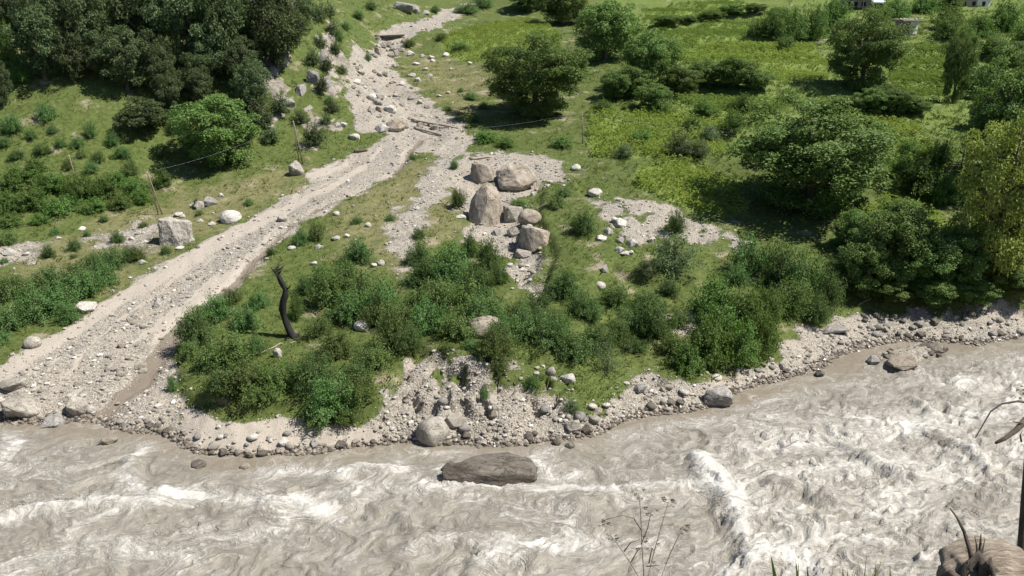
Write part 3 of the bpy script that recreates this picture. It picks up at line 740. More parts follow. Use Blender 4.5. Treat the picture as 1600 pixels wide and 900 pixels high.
B(808, 280, 66, 42, 'brown', 'a', 0, 'broad pale slab boulder behind the tall pointed boulder', depth=0.8)
B(754, 271, 36, 28, 'brown', 'a', 1, 'squat brown boulder up-slope of the tall pointed boulder')
B(801, 336, 32, 28, 'pale', 'a', 1, 'rounded grey boulder wedged beside the tall pointed boulder')
B(828, 342, 38, 26, 'brown', 'r', 0, 'tan boulder under the grassy edge of the gully')
B(836, 374, 48, 36, 'brown', 'a', 1, 'dark brown boulder on the grassy side of the gully, lowest of its cluster')
B(802, 364, 20, 20, 'pale', 'a', 2, 'small angular rock between the gully boulders')
B(812, 372, 12, 18, 'pale', 'a', 0, 'narrow upright rock leaning on the dark brown gully boulder')
B(776, 364, 14, 10, 'grey', 'a', 0, 'small grey rock at the foot of the tall pointed boulder')
B(818, 398, 26, 12, 'pale', 'a', 1, 'flat pale rock lying in the gully bed')
B(273, 364, 50, 48, 'block', 'a', 0, 'blocky pale boulder with vertical streaks beside the sandy track', rz=0.15, depth=0.7, tilt=0.04)
B(358, 341, 34, 22, 'white', 'r', 0, 'smooth whitish boulder at the upper edge of the sandy track')
B(326, 316, 26, 16, 'grey', 'a', 1, 'grey boulder beside a dark shrub on the stony terrace')
B(310, 321, 16, 14, 'pale', 'a', 0, 'small rock next to the grey terrace boulder')
B(131, 483, 34, 17, 'white', 'a', 2, 'white angular rock at the tip of the shrub thicket')
B(48, 537, 28, 20, 'pale', 'r', 1, 'tan rounded rock beside the sandy track near the thicket')
B(245, 474, 14, 18, 'white', 'a', 0, 'small upright white rock in the middle of the gravel channel')
B(28, 640, 64, 40, 'pale', 'a', 0, 'large grey boulder at the water line by the gravel delta', depth=0.8)
B(118, 638, 36, 34, 'pale', 'a', 2, 'pale angular boulder at the mouth of the side stream')
B(78, 662, 38, 20, 'grey', 'a', 1, 'half wet grey rock in the shallows by the gravel delta')
B(140, 640, 16, 14, 'white', 'r', 1, 'small rounded white rock beside the side stream mouth')
B(16, 605, 44, 16, 'pale', 'a', 1, 'flat pale slab lying on the gravel delta')
B(168, 690, 30, 12, 'brown', 'a', 0, 'long brown rock breaking the water off the side stream mouth', z=0.05, rz=0.35, depth=0.35)
B(308, 728, 26, 9, 'wet', 'a', 0, 'flat dark wet rock alone in the shallow river', z=0.0)
B(382, 730, 16, 8, 'brown', 'r', 0, 'small tan rock just off the sandy beach', z=0.0)
B(676, 678, 52, 46, 'pale', 'r', 0, 'large round pale boulder at the foot of the cobble bank', depth=0.9, tilt=0.3)
B(684, 662, 22, 18, 'white', 'r', 2, 'whitish rounded boulder touching the large round one')
B(713, 661, 34, 18, 'pale', 'a', 1, 'flat topped boulder on the cobble bank by the large round one')
B(692, 628, 16, 11, 'grey', 'r', 1, 'small grey stone resting on the cobble bank slope')
B(765, 737, 152, 44, 'river', 'a', 0, 'long dark wet boulder lying in the rapids', z=0.05, depth=0.34, rz=-0.05, tilt=0.02, sink=0.2)
B(705, 733, 34, 18, 'wet', 'a', 1, 'dark wedge of rock at the end of the long boulder in the rapids', z=0.0, depth=0.8)
B(1122, 624, 50, 34, 'grey', 'a', 0, 'grey brown boulder at the water line below the tall shrub clump', depth=1.0)
B(896, 668, 28, 24, 'pale', 'a', 2, 'pale boulder at the water edge of the cobble bank')
B(918, 672, 20, 18, 'wet', 'a', 1, 'dark wet boulder next to the pale one at the water edge')
B(870, 692, 14, 11, 'wet', 'r', 0, 'small wet stone in the shallows below the cobble bank', z=0.0)
B(891, 697, 16, 8, 'wet', 'a', 0, 'flat wet stone in the shallows below the cobble bank', z=0.0)
B(565, 511, 28, 16, 'white', 'r', 0, 'smooth pale boulder in grass between the thickets')
B(760, 514, 68, 34, 'brown', 'r', 1, 'broad rounded boulder half hidden behind the thicket on the terrace edge', depth=0.7)
B(433, 552, 14, 18, 'white', 'a', 1, 'white rock in the grass below the black dead trunk')
B(1410, 570, 42, 22, 'brown', 'a', 1, 'rust brown wet boulder on the gravel islet', z=0.05)
B(1366, 563, 20, 13, 'grey', 'a', 1, 'grey stone at the tip of the gravel islet', z=0.05)
B(1460, 546, 36, 12, 'wet', 'a', 0, 'dark low rock at the shaded end of the gravel islet', z=0.05)
B(1282, 584, 16, 12, 'wet', 'a', 1, 'small wet stone standing off the gravel beach', z=0.0)
B(1303, 517, 50, 9, 'grey', 'a', 0, 'flat mossy slab lying on the gravel beach', depth=0.6, tilt=0.03)
B(930, 302, 24, 13, 'white', 'r', 0, 'white rock at the edge of the upper gravel patch')
B(900, 262, 16, 10, 'white', 'r', 1, 'white rock where the gravel meets the crop field')
B(989, 381, 22, 15, 'white', 'a', 0, 'bright white angular rock, largest of the grassy knoll')
for q in ((962, 345, 14, 10), (970, 350, 20, 14), (951, 362, 16, 14), (968, 376, 14, 12), (969, 390, 16, 10), (977, 397, 14, 8), (985, 395, 12, 8), (940, 373, 18, 9), (1018, 375, 14, 8)):
    B(*q, 'white', 'a', q[0], 'white rock scattered on the grassy knoll beside the gully', group='white rocks on the knoll')
B(943, 421, 12, 16, 'white', 'a', 2, 'small white rock in the eroded side of the knoll')
B(938, 447, 18, 12, 'white', 'r', 0, 'pale rock at the foot of the eroded knoll')
B(861, 581, 16, 14, 'pale', 'r', 2, 'grey rounded rock in the bright grass above the cobble bank')
B(888, 592, 24, 16, 'white', 'a', 1, 'white angular rock in the bright grass above the cobble bank')
B(462, 265, 24, 26, 'pale', 'a', 0, 'pale boulder with a dark shrubby top beside a utility pole')
B(619, 197, 32, 20, 'brown', 'a', 0, 'dark brown boulder beside the fallen logs')
B(597, 201, 26, 15, 'white', 'a', 0, 'white boulder touching the dark brown one by the fallen logs')
B(609, 171, 20, 12, 'white', 'a', 1, 'bright white rock in the upper stream bed')
B(580, 152, 16, 12, 'white', 'r', 2, 'rounded white rock upstream of the fallen logs')
B(553, 214, 18, 11, 'white', 'a', 1, 'dark edged pale rock on the grass beside the gravel channel')
B(537, 195, 12, 9, 'white', 'a', 2, 'small white rock in grass beside the gravel channel')
B(527, 196, 12, 8, 'white', 'a', 0, 'small pale rock at the foot of the grassy cliff')
B(640, 84, 18, 10, 'white', 'a', 0, 'white rock on the grassy bank below the footbridge')
B(590, 80, 14, 12, 'brown', 'a', 1, 'brown rock in the stream just below the footbridge')
B(618, 84, 10, 12, 'pale', 'a', 1, 'upright rock in the stream just below the footbridge')
for q in ((660, 88, 10, 7), (674, 90, 10, 7), (697, 86, 11, 8), (650, 100, 12, 6), (641, 118, 14, 7), (652, 125, 11, 8), (628, 131, 10, 8), (646, 117, 8, 6), (672, 118, 9, 6),
          (686, 150, 9, 5), (700, 145, 8, 5), (734, 99, 8, 6), (676, 95, 8, 6), (664, 108, 10, 6), (705, 108, 8, 5)):
    B(*q, 'white', 'a', q[0], 'white rock scattered on the grassy side of the upper stream', group='white rocks by the upper stream')
for q in ((630, 12, 34, 16), (645, 14, 22, 14), (665, 20, 14, 8)):
    B(*q, 'grey', 'a', q[0], 'grey outcrop rock at the head of the gravel channel', group='outcrop at the channel head')
for q in ((495, 60, 14, 20), (505, 90, 22, 34), (508, 130, 24, 36), (488, 120, 26, 36), (440, 95, 26, 30), (400, 62, 18, 26), (470, 140, 22, 30), (425, 110, 24, 22), (360, 25, 16, 18), (380, 95, 14, 18), (450, 160, 24, 18)):
    B(q[0], q[1], q[2] * .8, q[3] * .75, 'grey', 'a', q[0], 'weathered crag jutting from the cliff between the forest and the channel', group='crags on the cliff', sink=0.38, cat='crag', name='crag')
for q in ((440, 342, 16, 12), (120, 600, 12, 9), (187, 585, 14, 9), (178, 578, 9, 7), (218, 574, 22, 10), (200, 560, 10, 8), (190, 540, 12, 9), (223, 510, 14, 8), (296, 435, 10, 6), (210, 495, 12, 8), (202, 500, 10, 6), (270, 470, 9, 6), (222, 580, 14, 9), (168, 577, 10, 9), (183, 592, 10, 6)):
    B(*q, 'pale', 'r' if q[0] % 2 else 'a', q[0], 'pale stone lying in the gravel of the main channel', group='stones in the gravel channel')
for q in ((524, 373, 14, 8), (490, 412, 12, 7), (498, 386, 14, 8), (525, 334, 11, 7), (542, 369, 9, 7), (595, 411, 12, 10), (584, 415, 10, 7), (575, 352, 10, 8), (720, 339, 16, 6), (652, 326, 8, 6), (455, 388, 14, 6)):
    B(*q, 'white', 'r' if q[0] % 2 else 'a', q[0], 'white stone in the dry grass of the fan', group='white stones on the grassy fan')
for q in ((127, 358, 12, 6), (90, 372, 10, 5), (215, 365, 10, 6), (205, 373, 9, 6), (225, 378, 12, 5), (278, 336, 14, 7), (285, 338, 10, 6), (330, 350, 12, 6), (293, 378, 10, 6), (300, 375, 8, 6), (280, 388, 14, 5), (12, 395, 20, 12), (40, 397, 12, 7), (222, 410, 14, 8), (345, 305, 10, 7), (300, 320, 10, 6), (312, 345, 10, 6), (250, 350, 9, 6)):
    B(*q, 'white', 'a', q[0], 'whitish stone on the grassy terrace behind the sandy track', group='stones on the grassy terrace')

rr = random.Random(77)
for i in range(70):
    f = rr.random(); x, y = 0, 0
    y = 62 + 140 * f; xc = np.interp(y, [60, 100, 140, 170, 205], [600, 580, 600, 625, 655]); hw = np.interp(y, [60, 100, 140, 205], [34, 40, 48, 52])
    x = xc + rr.uniform(-hw, hw); s_ = rr.choice([5, 6, 7, 8, 10, 13])
    B(x, y, s_, s_ * rr.uniform(0.6, 0.9), rr.choice(['pale', 'white', 'grey', 'brown', 'pale']), 'a', i, 'angular rubble rock in the upper stream chute above the fallen logs', name='rubble_rock', group='rubble of the upper chute', cat='rock')
# single cobbles: the largest loose ones of the stony ground
COB = {}
for mk in ('pale', 'white', 'grey', 'wet', 'brown'):
    for i in range(4): COB[mk, i] = rock_mesh('cobble', 200 + len(COB), M[mk], 2, 0.5 if i % 2 else 0.15, 1, 0.08)
def cobble(px, py, size, mk, label, group, wz_=None):
    P, t = G(px, py) if wz_ is None else (Vector(at_z(px, py, wz_)), 0); dz = 0.0; s_ = size; rs = random.Random(int(px * 7 + py * 13))
    o = link('cobble', COB[mk, rs.randrange(4)], None, (P.x, P.y, P.z + s_ * 0.14 + dz), (rs.uniform(-.3, .3), rs.uniform(-.3, .3), rs.uniform(0, 6.28)), (s_ * 0.5, s_ * rs.uniform(0.32, 0.48), s_ * rs.uniform(0.24, 0.36)))
    tag(o, label, 'cobble', group)
rc = random.Random(11)
def along(line, f):
    seg = [math.hypot(b[0] - a[0], b[1] - a[1]) for a, b in zip(line[:-1], line[1:])]; L = sum(seg) * f
    for (a, b), s_ in zip(zip(line[:-1], line[1:]), seg):
        if L <= s_: return a[0] + (b[0] - a[0]) * L / s_, a[1] + (b[1] - a[1]) * L / s_
        L -= s_
    return line[-1]
SH1 = [(140, 660), (250, 668), (290, 695), (340, 706), (400, 710), (480, 702), (560, 692), (620, 683)]
SH2 = [(660, 686), (720, 684), (790, 688), (860, 678), (920, 672), (960, 656), (1020, 641), (1090, 632), (1150, 606)]
SH3 = [(1150, 604), (1220, 588), (1290, 566), (1340, 542)]
for i in range(62):
    x, y = along(SH1, rc.random()); k = rc.random()
    cobble(x + rc.uniform(-6, 6), y - 30 * k ** 1.4 + 3, 0.2 + 0.62 * rc.random() ** 2.2, 'wet' if k < 0.25 else rc.choice(['pale', 'white', 'pale', 'grey']), 'cobble in the stony rim between the sandy beach and the river', 'cobbles rimming the sandy beach')
for i in range(70):
    x, y = along(SH2, rc.random()); k = rc.random()
    cobble(x + rc.uniform(-6, 6), y - 44 * k ** 1.4 + 2, 0.2 + 0.75 * rc.random() ** 2.2, 'wet' if k < 0.35 else rc.choice(['pale', 'white', 'brown', 'grey']), 'cobble piled at the foot of the eroded bank by the river', 'cobbles below the eroded bank')
for i in range(34):
    x, y = along(SH3, rc.random()); k = rc.random()
    cobble(x, y - 26 * k ** 1.3 + 2, 0.18 + 0.5 * rc.random() ** 2, 'wet' if k < 0.4 else rc.choice(['pale', 'grey']), 'cobble along the waterline of the gravel beach under the tall shrubs', 'cobbles along the gravel beach')
for i in range(40):
    x, y = rc.uniform(1330, 1600), rc.uniform(490, 528)
    cobble(x, y, rc.uniform(0.35, 0.85), rc.choice(['grey', 'pale', 'wet']), 'rock on the tree-shaded stony shore', 'rocks on the shaded shore')
for i in range(34):
    x = rc.uniform(1370, 1478); cobble(x, 556 + rc.uniform(-9, 9) - (x - 1370) * 0.08, rc.uniform(0.3, 0.6), rc.choice(['pale', 'wet', 'brown']), 'cobble heaped on the gravel islet in the river', 'cobbles on the gravel islet', 0.10)
for i in range(34):
    x, y = along([(770, 385), (800, 410), (825, 440), (840, 300), (880, 285)], rc.random())
    cobble(x + rc.uniform(-18, 18), y + rc.uniform(-8, 8), rc.uniform(0.3, 0.75), rc.choice(['pale', 'white', 'brown']), 'loose cobble in the bed of the boulder gully', 'cobbles in the gully')

# gravel islet lifted out of the water
isl = np.array([at_z(*p)[:2] for p in [(1362, 560), (1395, 545), (1430, 538), (1480, 540), (1470, 555), (1430, 572), (1395, 576)]])
ix, iy = np.meshgrid(np.linspace(isl[:, 0].min() - 1.5, isl[:, 0].max() + 1.5, 70), np.linspace(isl[:, 1].min() - 1.5, isl[:, 1].max() + 1.5, 40))
isd = poly_sd(isl, ix, iy) + 0.35 * fbm(ix, iy, 3, 130)
me = grid_mesh('gravel_islet', ix, iy, np.minimum(0.42, isd * 0.32) + 0.10 * fbm(ix * 2, iy * 2, 3, 131) - 0.05 - 0.5 * (isd < -0.9), M['ground'])
z0 = np.zeros_like(ix); add_attr(me, 'zone_a', [z0 + 1, z0, 1 - sstep(0.0, 0.7, isd)]); add_attr(me, 'zone_b', [z0, z0, z0])
tag(link('gravel_islet', me), kind='structure')

# ------------------------------------------------------------------ loose stones nobody could count
ICO_V = []; ICO_F = []
_b = bmesh.new(); bmesh.ops.create_icosphere(_b, subdivisions=1, radius=1); _b.verts.ensure_lookup_table()
ICO_V = np.array([v.co[:] for v in _b.verts]); ICO_F = np.array([[v.index for v in f.verts] for f in _b.faces]); _b.free()
def mat_stones(name, stops, rough):
    s = NT(name); g = s.n('ShaderNodeNewGeometry'); c = s.ramp(g.outputs['Random Per Island'], stops)
    nz = s.noise(g.outputs['Position'], 9, 3); c = s.mix(s.mapr(nz, 0.4, 0.7, 0, 0.4), c, (0.24, 0.22, 0.19)); s.principled(c, rough); return s.m
M['stones'] = mat_stones('loose_stones', [(0.0, (0.15, 0.13, 0.105)), (0.35, (0.26, 0.235, 0.20)), (0.7, (0.36, 0.33, 0.285)), (0.94, (0.47, 0.44, 0.39)), (1.0, (0.62, 0.59, 0.54))], 0.9)
M['wetstones'] = mat_stones('wet_stones', [(0.0, (0.06, 0.05, 0.04)), (0.5, (0.13, 0.11, 0.085)), (1.0, (0.26, 0.23, 0.19))], 0.35)
def stones(name, X, Y, S, mat, dz=0.0):
    n_ = len(X); Z = height(X, Y) + S * 0.12 + dz
    var = rng.uniform(0.72, 1.15, (n_, len(ICO_V), 1))
    sc = np.stack([rng.uniform(0.8, 1.2, n_), rng.uniform(0.6, 1.0, n_), rng.uniform(0.4, 0.75, n_)], -1)[:, None, :] * S[:, None, None] * 0.5
    V = ICO_V[None] * var * sc
    th = rng.uniform(0, 6.28, n_); c, s_ = np.cos(th)[:, None], np.sin(th)[:, None]
    V = np.stack([V[..., 0] * c - V[..., 1] * s_, V[..., 0] * s_ + V[..., 1] * c, V[..., 2]], -1)
    V += np.stack([X, Y, Z], -1)[:, None, :]
    F = ICO_F[None] + (np.arange(n_) * len(ICO_V))[:, None, None]
    return mesh_np(name, V.reshape(-1, 3), F.reshape(-1, 3), mat)
def scatter(n_, field, ymax=200.0, power=1.0):
    # more candidates close to the river where stones show larger
    Y = 44 + (ymax - 44) * rng.random(n_) ** power
    X = rng.uniform(-1, 1, n_) * (0.68 * Y + 6)
    keep = rng.random(n_) < sample(field, X, Y)
    return X[keep], Y[keep]
stone_f = np.clip(gravel2 * (1 - 0.93 * sand_z) * (HZ > 0.04) + 0.02 * (1 - gravel2) * (dryz > 0.5), 0, 1) * (1 - 0.7 * m_stream)
X, Y = scatter(150000, stone_f, 200, 1.9)
S = 0.07 + 0.08 * rng.random(len(X)) + 0.40 * rng.random(len(X)) ** 10
S *= 1 + np.clip((Y - 70) / 110, 0, 1) * 0.4
print('stones', len(X))
o = link('loose_stones', stones('loose_stones', X[:26000], Y[:26000], S[:26000], M['stones'])); tag(o, 'pale loose stones strewn over gravel channel and banks', 'stones', kind='stuff')
rimf = sstep(-0.12, -0.02, HZ) * (1 - sstep(0.10, 0.30, HZ)) * (np.abs(GX) < 60)
X, Y = scatter(170000, rimf, 75, 1.0)
o = link('wet_stones', stones('wet_stones', X[:5500], Y[:5500], 0.16 + 0.34 * rng.random(len(X[:5500])) ** 2.5, M['wetstones'])); tag(o, 'dark wet stones along the edge of the river', 'stones', kind='stuff')

# ------------------------------------------------------------------ plants
def leaves_at(name, P, out, ls, mat, r, asp=0.5, up=0.7, lo=0.7, hi=1.3):
    m = len(P)
    nn = out * 0.35 + r.normal(size=(m, 3)) * 0.5 + np.array([0, 0, up]); nn /= np.linalg.norm(nn, axis=1)[:, None]
    t = np.cross(nn, r.normal(size=(m, 3))); t /= np.linalg.norm(t, axis=1)[:, None] + 1e-9; b = np.cross(nn, t)
    s_ = (ls * r.uniform(lo, hi, m))[:, None]; fold = nn * s_ * 0.15
    V = np.stack([P - t * s_, P - b * s_ * asp + fold, P + t * s_, P + b * s_ * asp + fold], 1)
    return V
def unit(v): return v / (np.linalg.norm(v, axis=1)[:, None] + 1e-9)
def leaf_mesh(name, seed, ncl, nleaf, ls, mat, zlo=0.0, zhi=1.0, form='round', clr=(0.13, 0.22), asp=0.5):
    r = np.random.default_rng(seed)
    if form == 'shrub':
        # shoots fanning out from the base, leaves along their outer part
        th = r.uniform(0, 6.28, ncl); el = np.arcsin(r.uniform(0.08, 1.0, ncl))
        ln = r.uniform(0.72, 1.08, ncl) * (1 + 0.22 * np.sin(th * 3 + seed) * np.cos(el) + 0.12 * np.sin(th * 5 + seed * 2))
        E = np.stack([np.cos(th) * np.cos(el), np.sin(th) * np.cos(el), np.sin(el)], -1) * ln[:, None]
        i = r.integers(0, ncl, nleaf); s_ = 1 - 0.72 * r.random(nleaf) ** 1.35
        P = E[i] * s_[:, None]; P[:, 2] += 0.30 * s_ * (1 - s_) + 0.0
        P[:, :2] *= (0.75 + 0.25 * s_)[:, None]
        P += r.normal(size=(nleaf, 3)) * 0.055
        P[:, 2] = np.maximum(P[:, 2], 0.01)
        out = unit(P * np.array([1, 1, 0.6]))
        V = leaves_at(name, P, out, ls, mat, r, asp, 0.6)
    else:
        j = np.arange(ncl) + 0.5; ph = np.arccos(1 - 2 * j / ncl); th = math.pi * (1 + 5 ** 0.5) * j + seed
        d = np.stack([np.cos(th) * np.sin(ph), np.sin(th) * np.sin(ph), np.cos(ph)], -1) + r.normal(size=(ncl, 3)) * 0.16; d = unit(d)
        lob = 1 + 0.16 * np.sin(3 * d[:, 0] * 2 + seed) + 0.14 * np.sin(4 * d[:, 1] * 2 + 1.7 * seed) + 0.12 * np.sin(5 * d[:, 2] + 0.7 * seed)
        C = d * (r.uniform(0.62, 0.86, ncl) * np.clip(lob, 0.7, 1.2))[:, None]; cr = r.uniform(clr[0], clr[1], ncl)
        ci = r.choice(ncl, nleaf, p=cr ** 2 / (cr ** 2).sum())
        v = unit(r.normal(size=(nleaf, 3)) + np.array([0, 0, 0.25])); P = C[ci] + v * (cr[ci] * r.uniform(0.25, 1.0, nleaf) ** 0.5)[:, None] * np.array([1.15, 1.15, 0.8])
        k = int(nleaf * 0.16); P[:k] = unit(r.normal(size=(k, 3))) * r.uniform(0.25, 0.6, k)[:, None]
        out = unit(v * 0.6 + P)
        V = leaves_at(name, P, out, ls, mat, r, asp, 0.65)
        V[..., 2] = (V[..., 2] + 1.0) / 2.0
    V[..., 2] = zlo + V[..., 2] * (zhi - zlo)
    m = len(V)
    return mesh_np(name, V.reshape(-1, 3), np.arange(m * 4).reshape(m, 4), mat)
def stem_mesh(name, seed, mat, kind):
    r = random.Random(seed); g = Geo()
    if kind == 'shrub':
        for i in range(7):
            a = r.uniform(0, 6.28); e = r.uniform(0.2, 0.6)
            g.tube([(0.03 * math.cos(a), 0.03 * math.sin(a), -0.06), (0.2 * e * math.cos(a), 0.2 * e * math.sin(a), 0.3), (e * math.cos(a), e * math.sin(a), r.uniform(0.55, 0.8))], [0.022, 0.016, 0.006], 5)
    else:
        bx, by = r.uniform(-.06, .06), r.uniform(-.06, .06)
        g.tube([(0, 0, -0.05), (bx * .5, by * .5, 0.14), (bx, by, 0.34), (bx * 1.5, by * 1.2, 0.6), (bx * 1.2, by * 2, 0.85)], [0.085, 0.062, 0.05, 0.032, 0.01], 8)
        for i in range(9):
            a = i * 2.4 + r.uniform(-.4, .4); z = r.uniform(0.2, 0.55); e = r.uniform(0.45, 0.8)
            g.tube([(bx, by, z), (bx + e * .45 * math.cos(a), by + e * .45 * math.sin(a), z + 0.10), (bx + e * math.cos(a), by + e * math.sin(a), z + r.uniform(0.14, 0.32))], [0.034, 0.022, 0.006], 5)
    return g.mesh(name, mat)
KINDS = {}
def kind(key, name_, mats, nvar, ncl, nleaf, ls, stem, **kw):
    KINDS[key] = [(leaf_mesh(name_, 300 + len(KINDS) * 17 + i, ncl, nleaf, ls, M[mats], **kw), stem_mesh('stems' if stem == 'shrub' else 'trunk', 50 + i, M['bark'], stem)) for i in range(nvar)], stem
kind('shrub', 'foliage', 'shrub', 5, 150, 7000, 0.036, 'shrub', form='shrub')
KINDS['shrub'][0].extend([(leaf_mesh('foliage', 700 + i, 130, 6000, 0.036, M['shrub3'], form='shrub'), KINDS['shrub'][0][i][1]) for i in range(2)])
kind('greyshrub', 'foliage', 'shrub2', 2, 130, 5200, 0.036, 'shrub', form='shrub')
kind('brightshrub', 'foliage', 'bright', 3, 130, 5600, 0.042, 'shrub', form='shrub')
kind('oak', 'crown', 'oak', 4, 75, 12000, 0.036, 'tree', zlo=0.0, clr=(0.13, 0.24))
kind('oakshrub', 'foliage', 'oak', 2, 90, 3400, 0.05, 'shrub', form='shrub')
kind('walnut', 'crown', 'walnut', 3, 100, 22000, 0.031, 'tree', zlo=-0.02, clr=(0.12, 0.22))
kind('bigtree', 'crown', 'walnut', 2, 150, 38000, 0.0235, 'tree', zlo=-0.02, clr=(0.10, 0.19))
kind('yellow', 'crown', 'yellow', 1, 90, 17000, 0.03, 'tree', zlo=-0.02, clr=(0.11, 0.2))
kind('sparse', 'foliage', 'shrub2', 1, 60, 1500, 0.034, 'shrub', form='shrub')
def plant(key, cx, cy, w, h, name, label, cat, group=None, part=None, tall=1.0):
    variants, st = KINDS[key]; rs = random.Random(int(cx * 3 + cy * 7))
    P, t = G(cx, min(cy + h * 0.46, 880)); k = t / 1280.0
    W = w * k * (0.95 if st == 'shrub' else 1.06); D = W * 0.95
    dep = math.atan2(CAM_H - P.z, P.y)
    hv = max(h * k - 0.45 * D * math.sin(dep), 0.45 * h * k) / math.cos(dep) * (0.96 if st == 'shrub' else 1.05) * tall * rs.uniform(0.88, 1.1)
    y = P.y + D * 0.36; x = P.x * y / P.y
    z = gz(x, y)
    root = thing(name, (x, y, z - 0.05), label, cat, group, rs.uniform(0, 6.28))
    i = rs.randrange(len(variants)); cm, sm = variants[i]
    link('crown' if st == 'tree' else 'foliage', cm, root, scale=(W / 2, D / 2, hv))
    link('trunk' if st == 'tree' else 'stems', sm, root, scale=(W / 2, D / 2, hv))
    return root
def many(key, name, label, cat, group, items, tall=1.0):
    for q in items: plant(key, *q, name, label, cat, group, tall=tall)

# forest on the steep slope
many('oak', 'oak_tree', 'dark grey-green tree of the forest on the steep slope', 'tree', 'forest trees on the steep slope', [
    (77, 100, 100, 115), (42, 45, 70, 70), (140, 70, 85, 130), (213, 55, 95, 115), (205, 135, 90, 80), (252, 128, 60, 85), (300, 70, 105, 145), (360, 90, 85, 125),
    (395, 40, 80, 120), (270, 15, 90, 70), (180, -10, 80, 70), (100, 10, 80, 70), (340, 5, 90, 70), (10, 20, 60, 60), (8, 150, 40, 60), (330, 120, 60, 70),
    (240, 75, 70, 80), (55, 5, 60, 50), (420, -5, 80, 70), (165, 110, 60, 70), (385, 130, 60, 70), (400, 160, 60, 80), (270, 165, 50, 60), (310, 150, 60, 70), (120, 110, 60, 80)], tall=1.25)
plant('oak', 438, 72, 105, 150, 'oak_tree', 'tall dark tree rooted on the rocky cliff above the gravel channel', 'tree')
plant('oak', 465, 20, 70, 80, 'oak_tree', 'dark tree crowning the top of the rocky cliff', 'tree')
plant('walnut', 345, 225, 135, 120, 'broadleaf_tree', 'round mid-green tree at the foot of the forested slope', 'tree')
plant('oak', 230, 202, 85, 60, 'oak_tree', 'low spreading dark tree on the open grassy slope below the forest', 'tree')
many('brightshrub', 'bush', 'bright green bush among the dark forest trees', 'bush', 'bright bushes in the forest', [(20, 100, 55, 60), (165, 20, 65, 60), (15, 65, 40, 40), (278, 140, 34, 34), (175, 45, 40, 40), (35, 120, 40, 40)])
many('shrub', 'shrub', 'small dark shrub dotted over the grassy slope below the forest', 'shrub', 'small shrubs on the grassy slope', [
    (143, 208, 24, 26), (124, 226, 26, 22), (96, 228, 20, 18), (128, 243, 22, 18), (156, 248, 26, 22), (145, 264, 28, 24), (192, 243, 34, 24), (206, 266, 34, 34), (75, 182, 40, 34), (24, 200, 44, 36),
    (28, 246, 30, 18), (68, 240, 34, 20), (178, 222, 26, 26), (255, 240, 30, 26), (10, 225, 26, 22), (108, 262, 24, 20), (50, 215, 24, 18), (280, 200, 40, 34), (85, 205, 22, 18)])
many('oakshrub', 'shrub', 'dark shrub clinging to the rocks under the cliff trees', 'shrub', 'shrubs under the cliff', [(408, 190, 62, 52), (492, 214, 48, 48), (440, 175, 40, 34), (425, 215, 36, 30), (380, 165, 40, 36), (470, 185, 30, 30), (500, 66, 30, 26), (512, 105, 26, 24), (520, 50, 30, 24), (525, 80, 24, 26), (505, 140, 28, 30), (520, 170, 26, 24), (500, 30, 36, 26), (535, 110, 20, 18), (490, 95, 30, 30), (515, 20, 30, 22), (510, 190, 24, 20)])
many('brightshrub', 'bush', 'lush green bush in the belt between forest slope and stony terrace', 'bush', 'bushes at the slope foot', [
    (30, 285, 70, 44), (85, 292, 70, 44), (130, 300, 60, 44), (50, 318, 70, 40), (100, 325, 70, 36), (165, 300, 56, 40), (10, 320, 50, 44), (190, 318, 50, 30), (150, 325, 50, 28), (215, 296, 50, 34), (20, 345, 50, 30),
    (60, 268, 46, 30), (225, 312, 36, 24), (255, 285, 40, 30), (65, 345, 40, 20), (185, 285, 40, 28)])
many('shrub', 'shrub', 'leafy shrub of the thicket lining the sandy track below the streaked boulder', 'shrub', 'thicket along the sandy track', [
    (15, 500, 70, 60), (55, 480, 76, 66), (95, 472, 76, 62), (135, 448, 72, 60), (165, 430, 60, 50), (25, 450, 70, 54), (85, 440, 70, 50), (125, 425, 60, 44), (180, 405, 52, 40), (-25, 480, 60, 60), (55, 450, 60, 44), (0, 530, 44, 30), (150, 408, 44, 30), (110, 490, 50, 44), (-20, 440, 60, 44), (205, 398, 36, 26)])
many('shrub', 'shrub', 'small round shrub standing alone on the stony grassy terrace', 'shrub', 'single shrubs on the terrace', [(118, 383, 28, 24), (78, 394, 26, 24), (184, 371, 28, 24), (216, 399, 32, 26), (14, 372, 40, 34), (86, 362, 20, 14), (163, 343, 18, 14), (137, 365, 16, 12), (115, 400, 14, 10), (260, 391, 22, 16), (225, 352, 20, 12), (8, 408, 18, 12), (312, 333, 18, 10), (388, 317, 20, 14), (307, 318, 16, 16)])
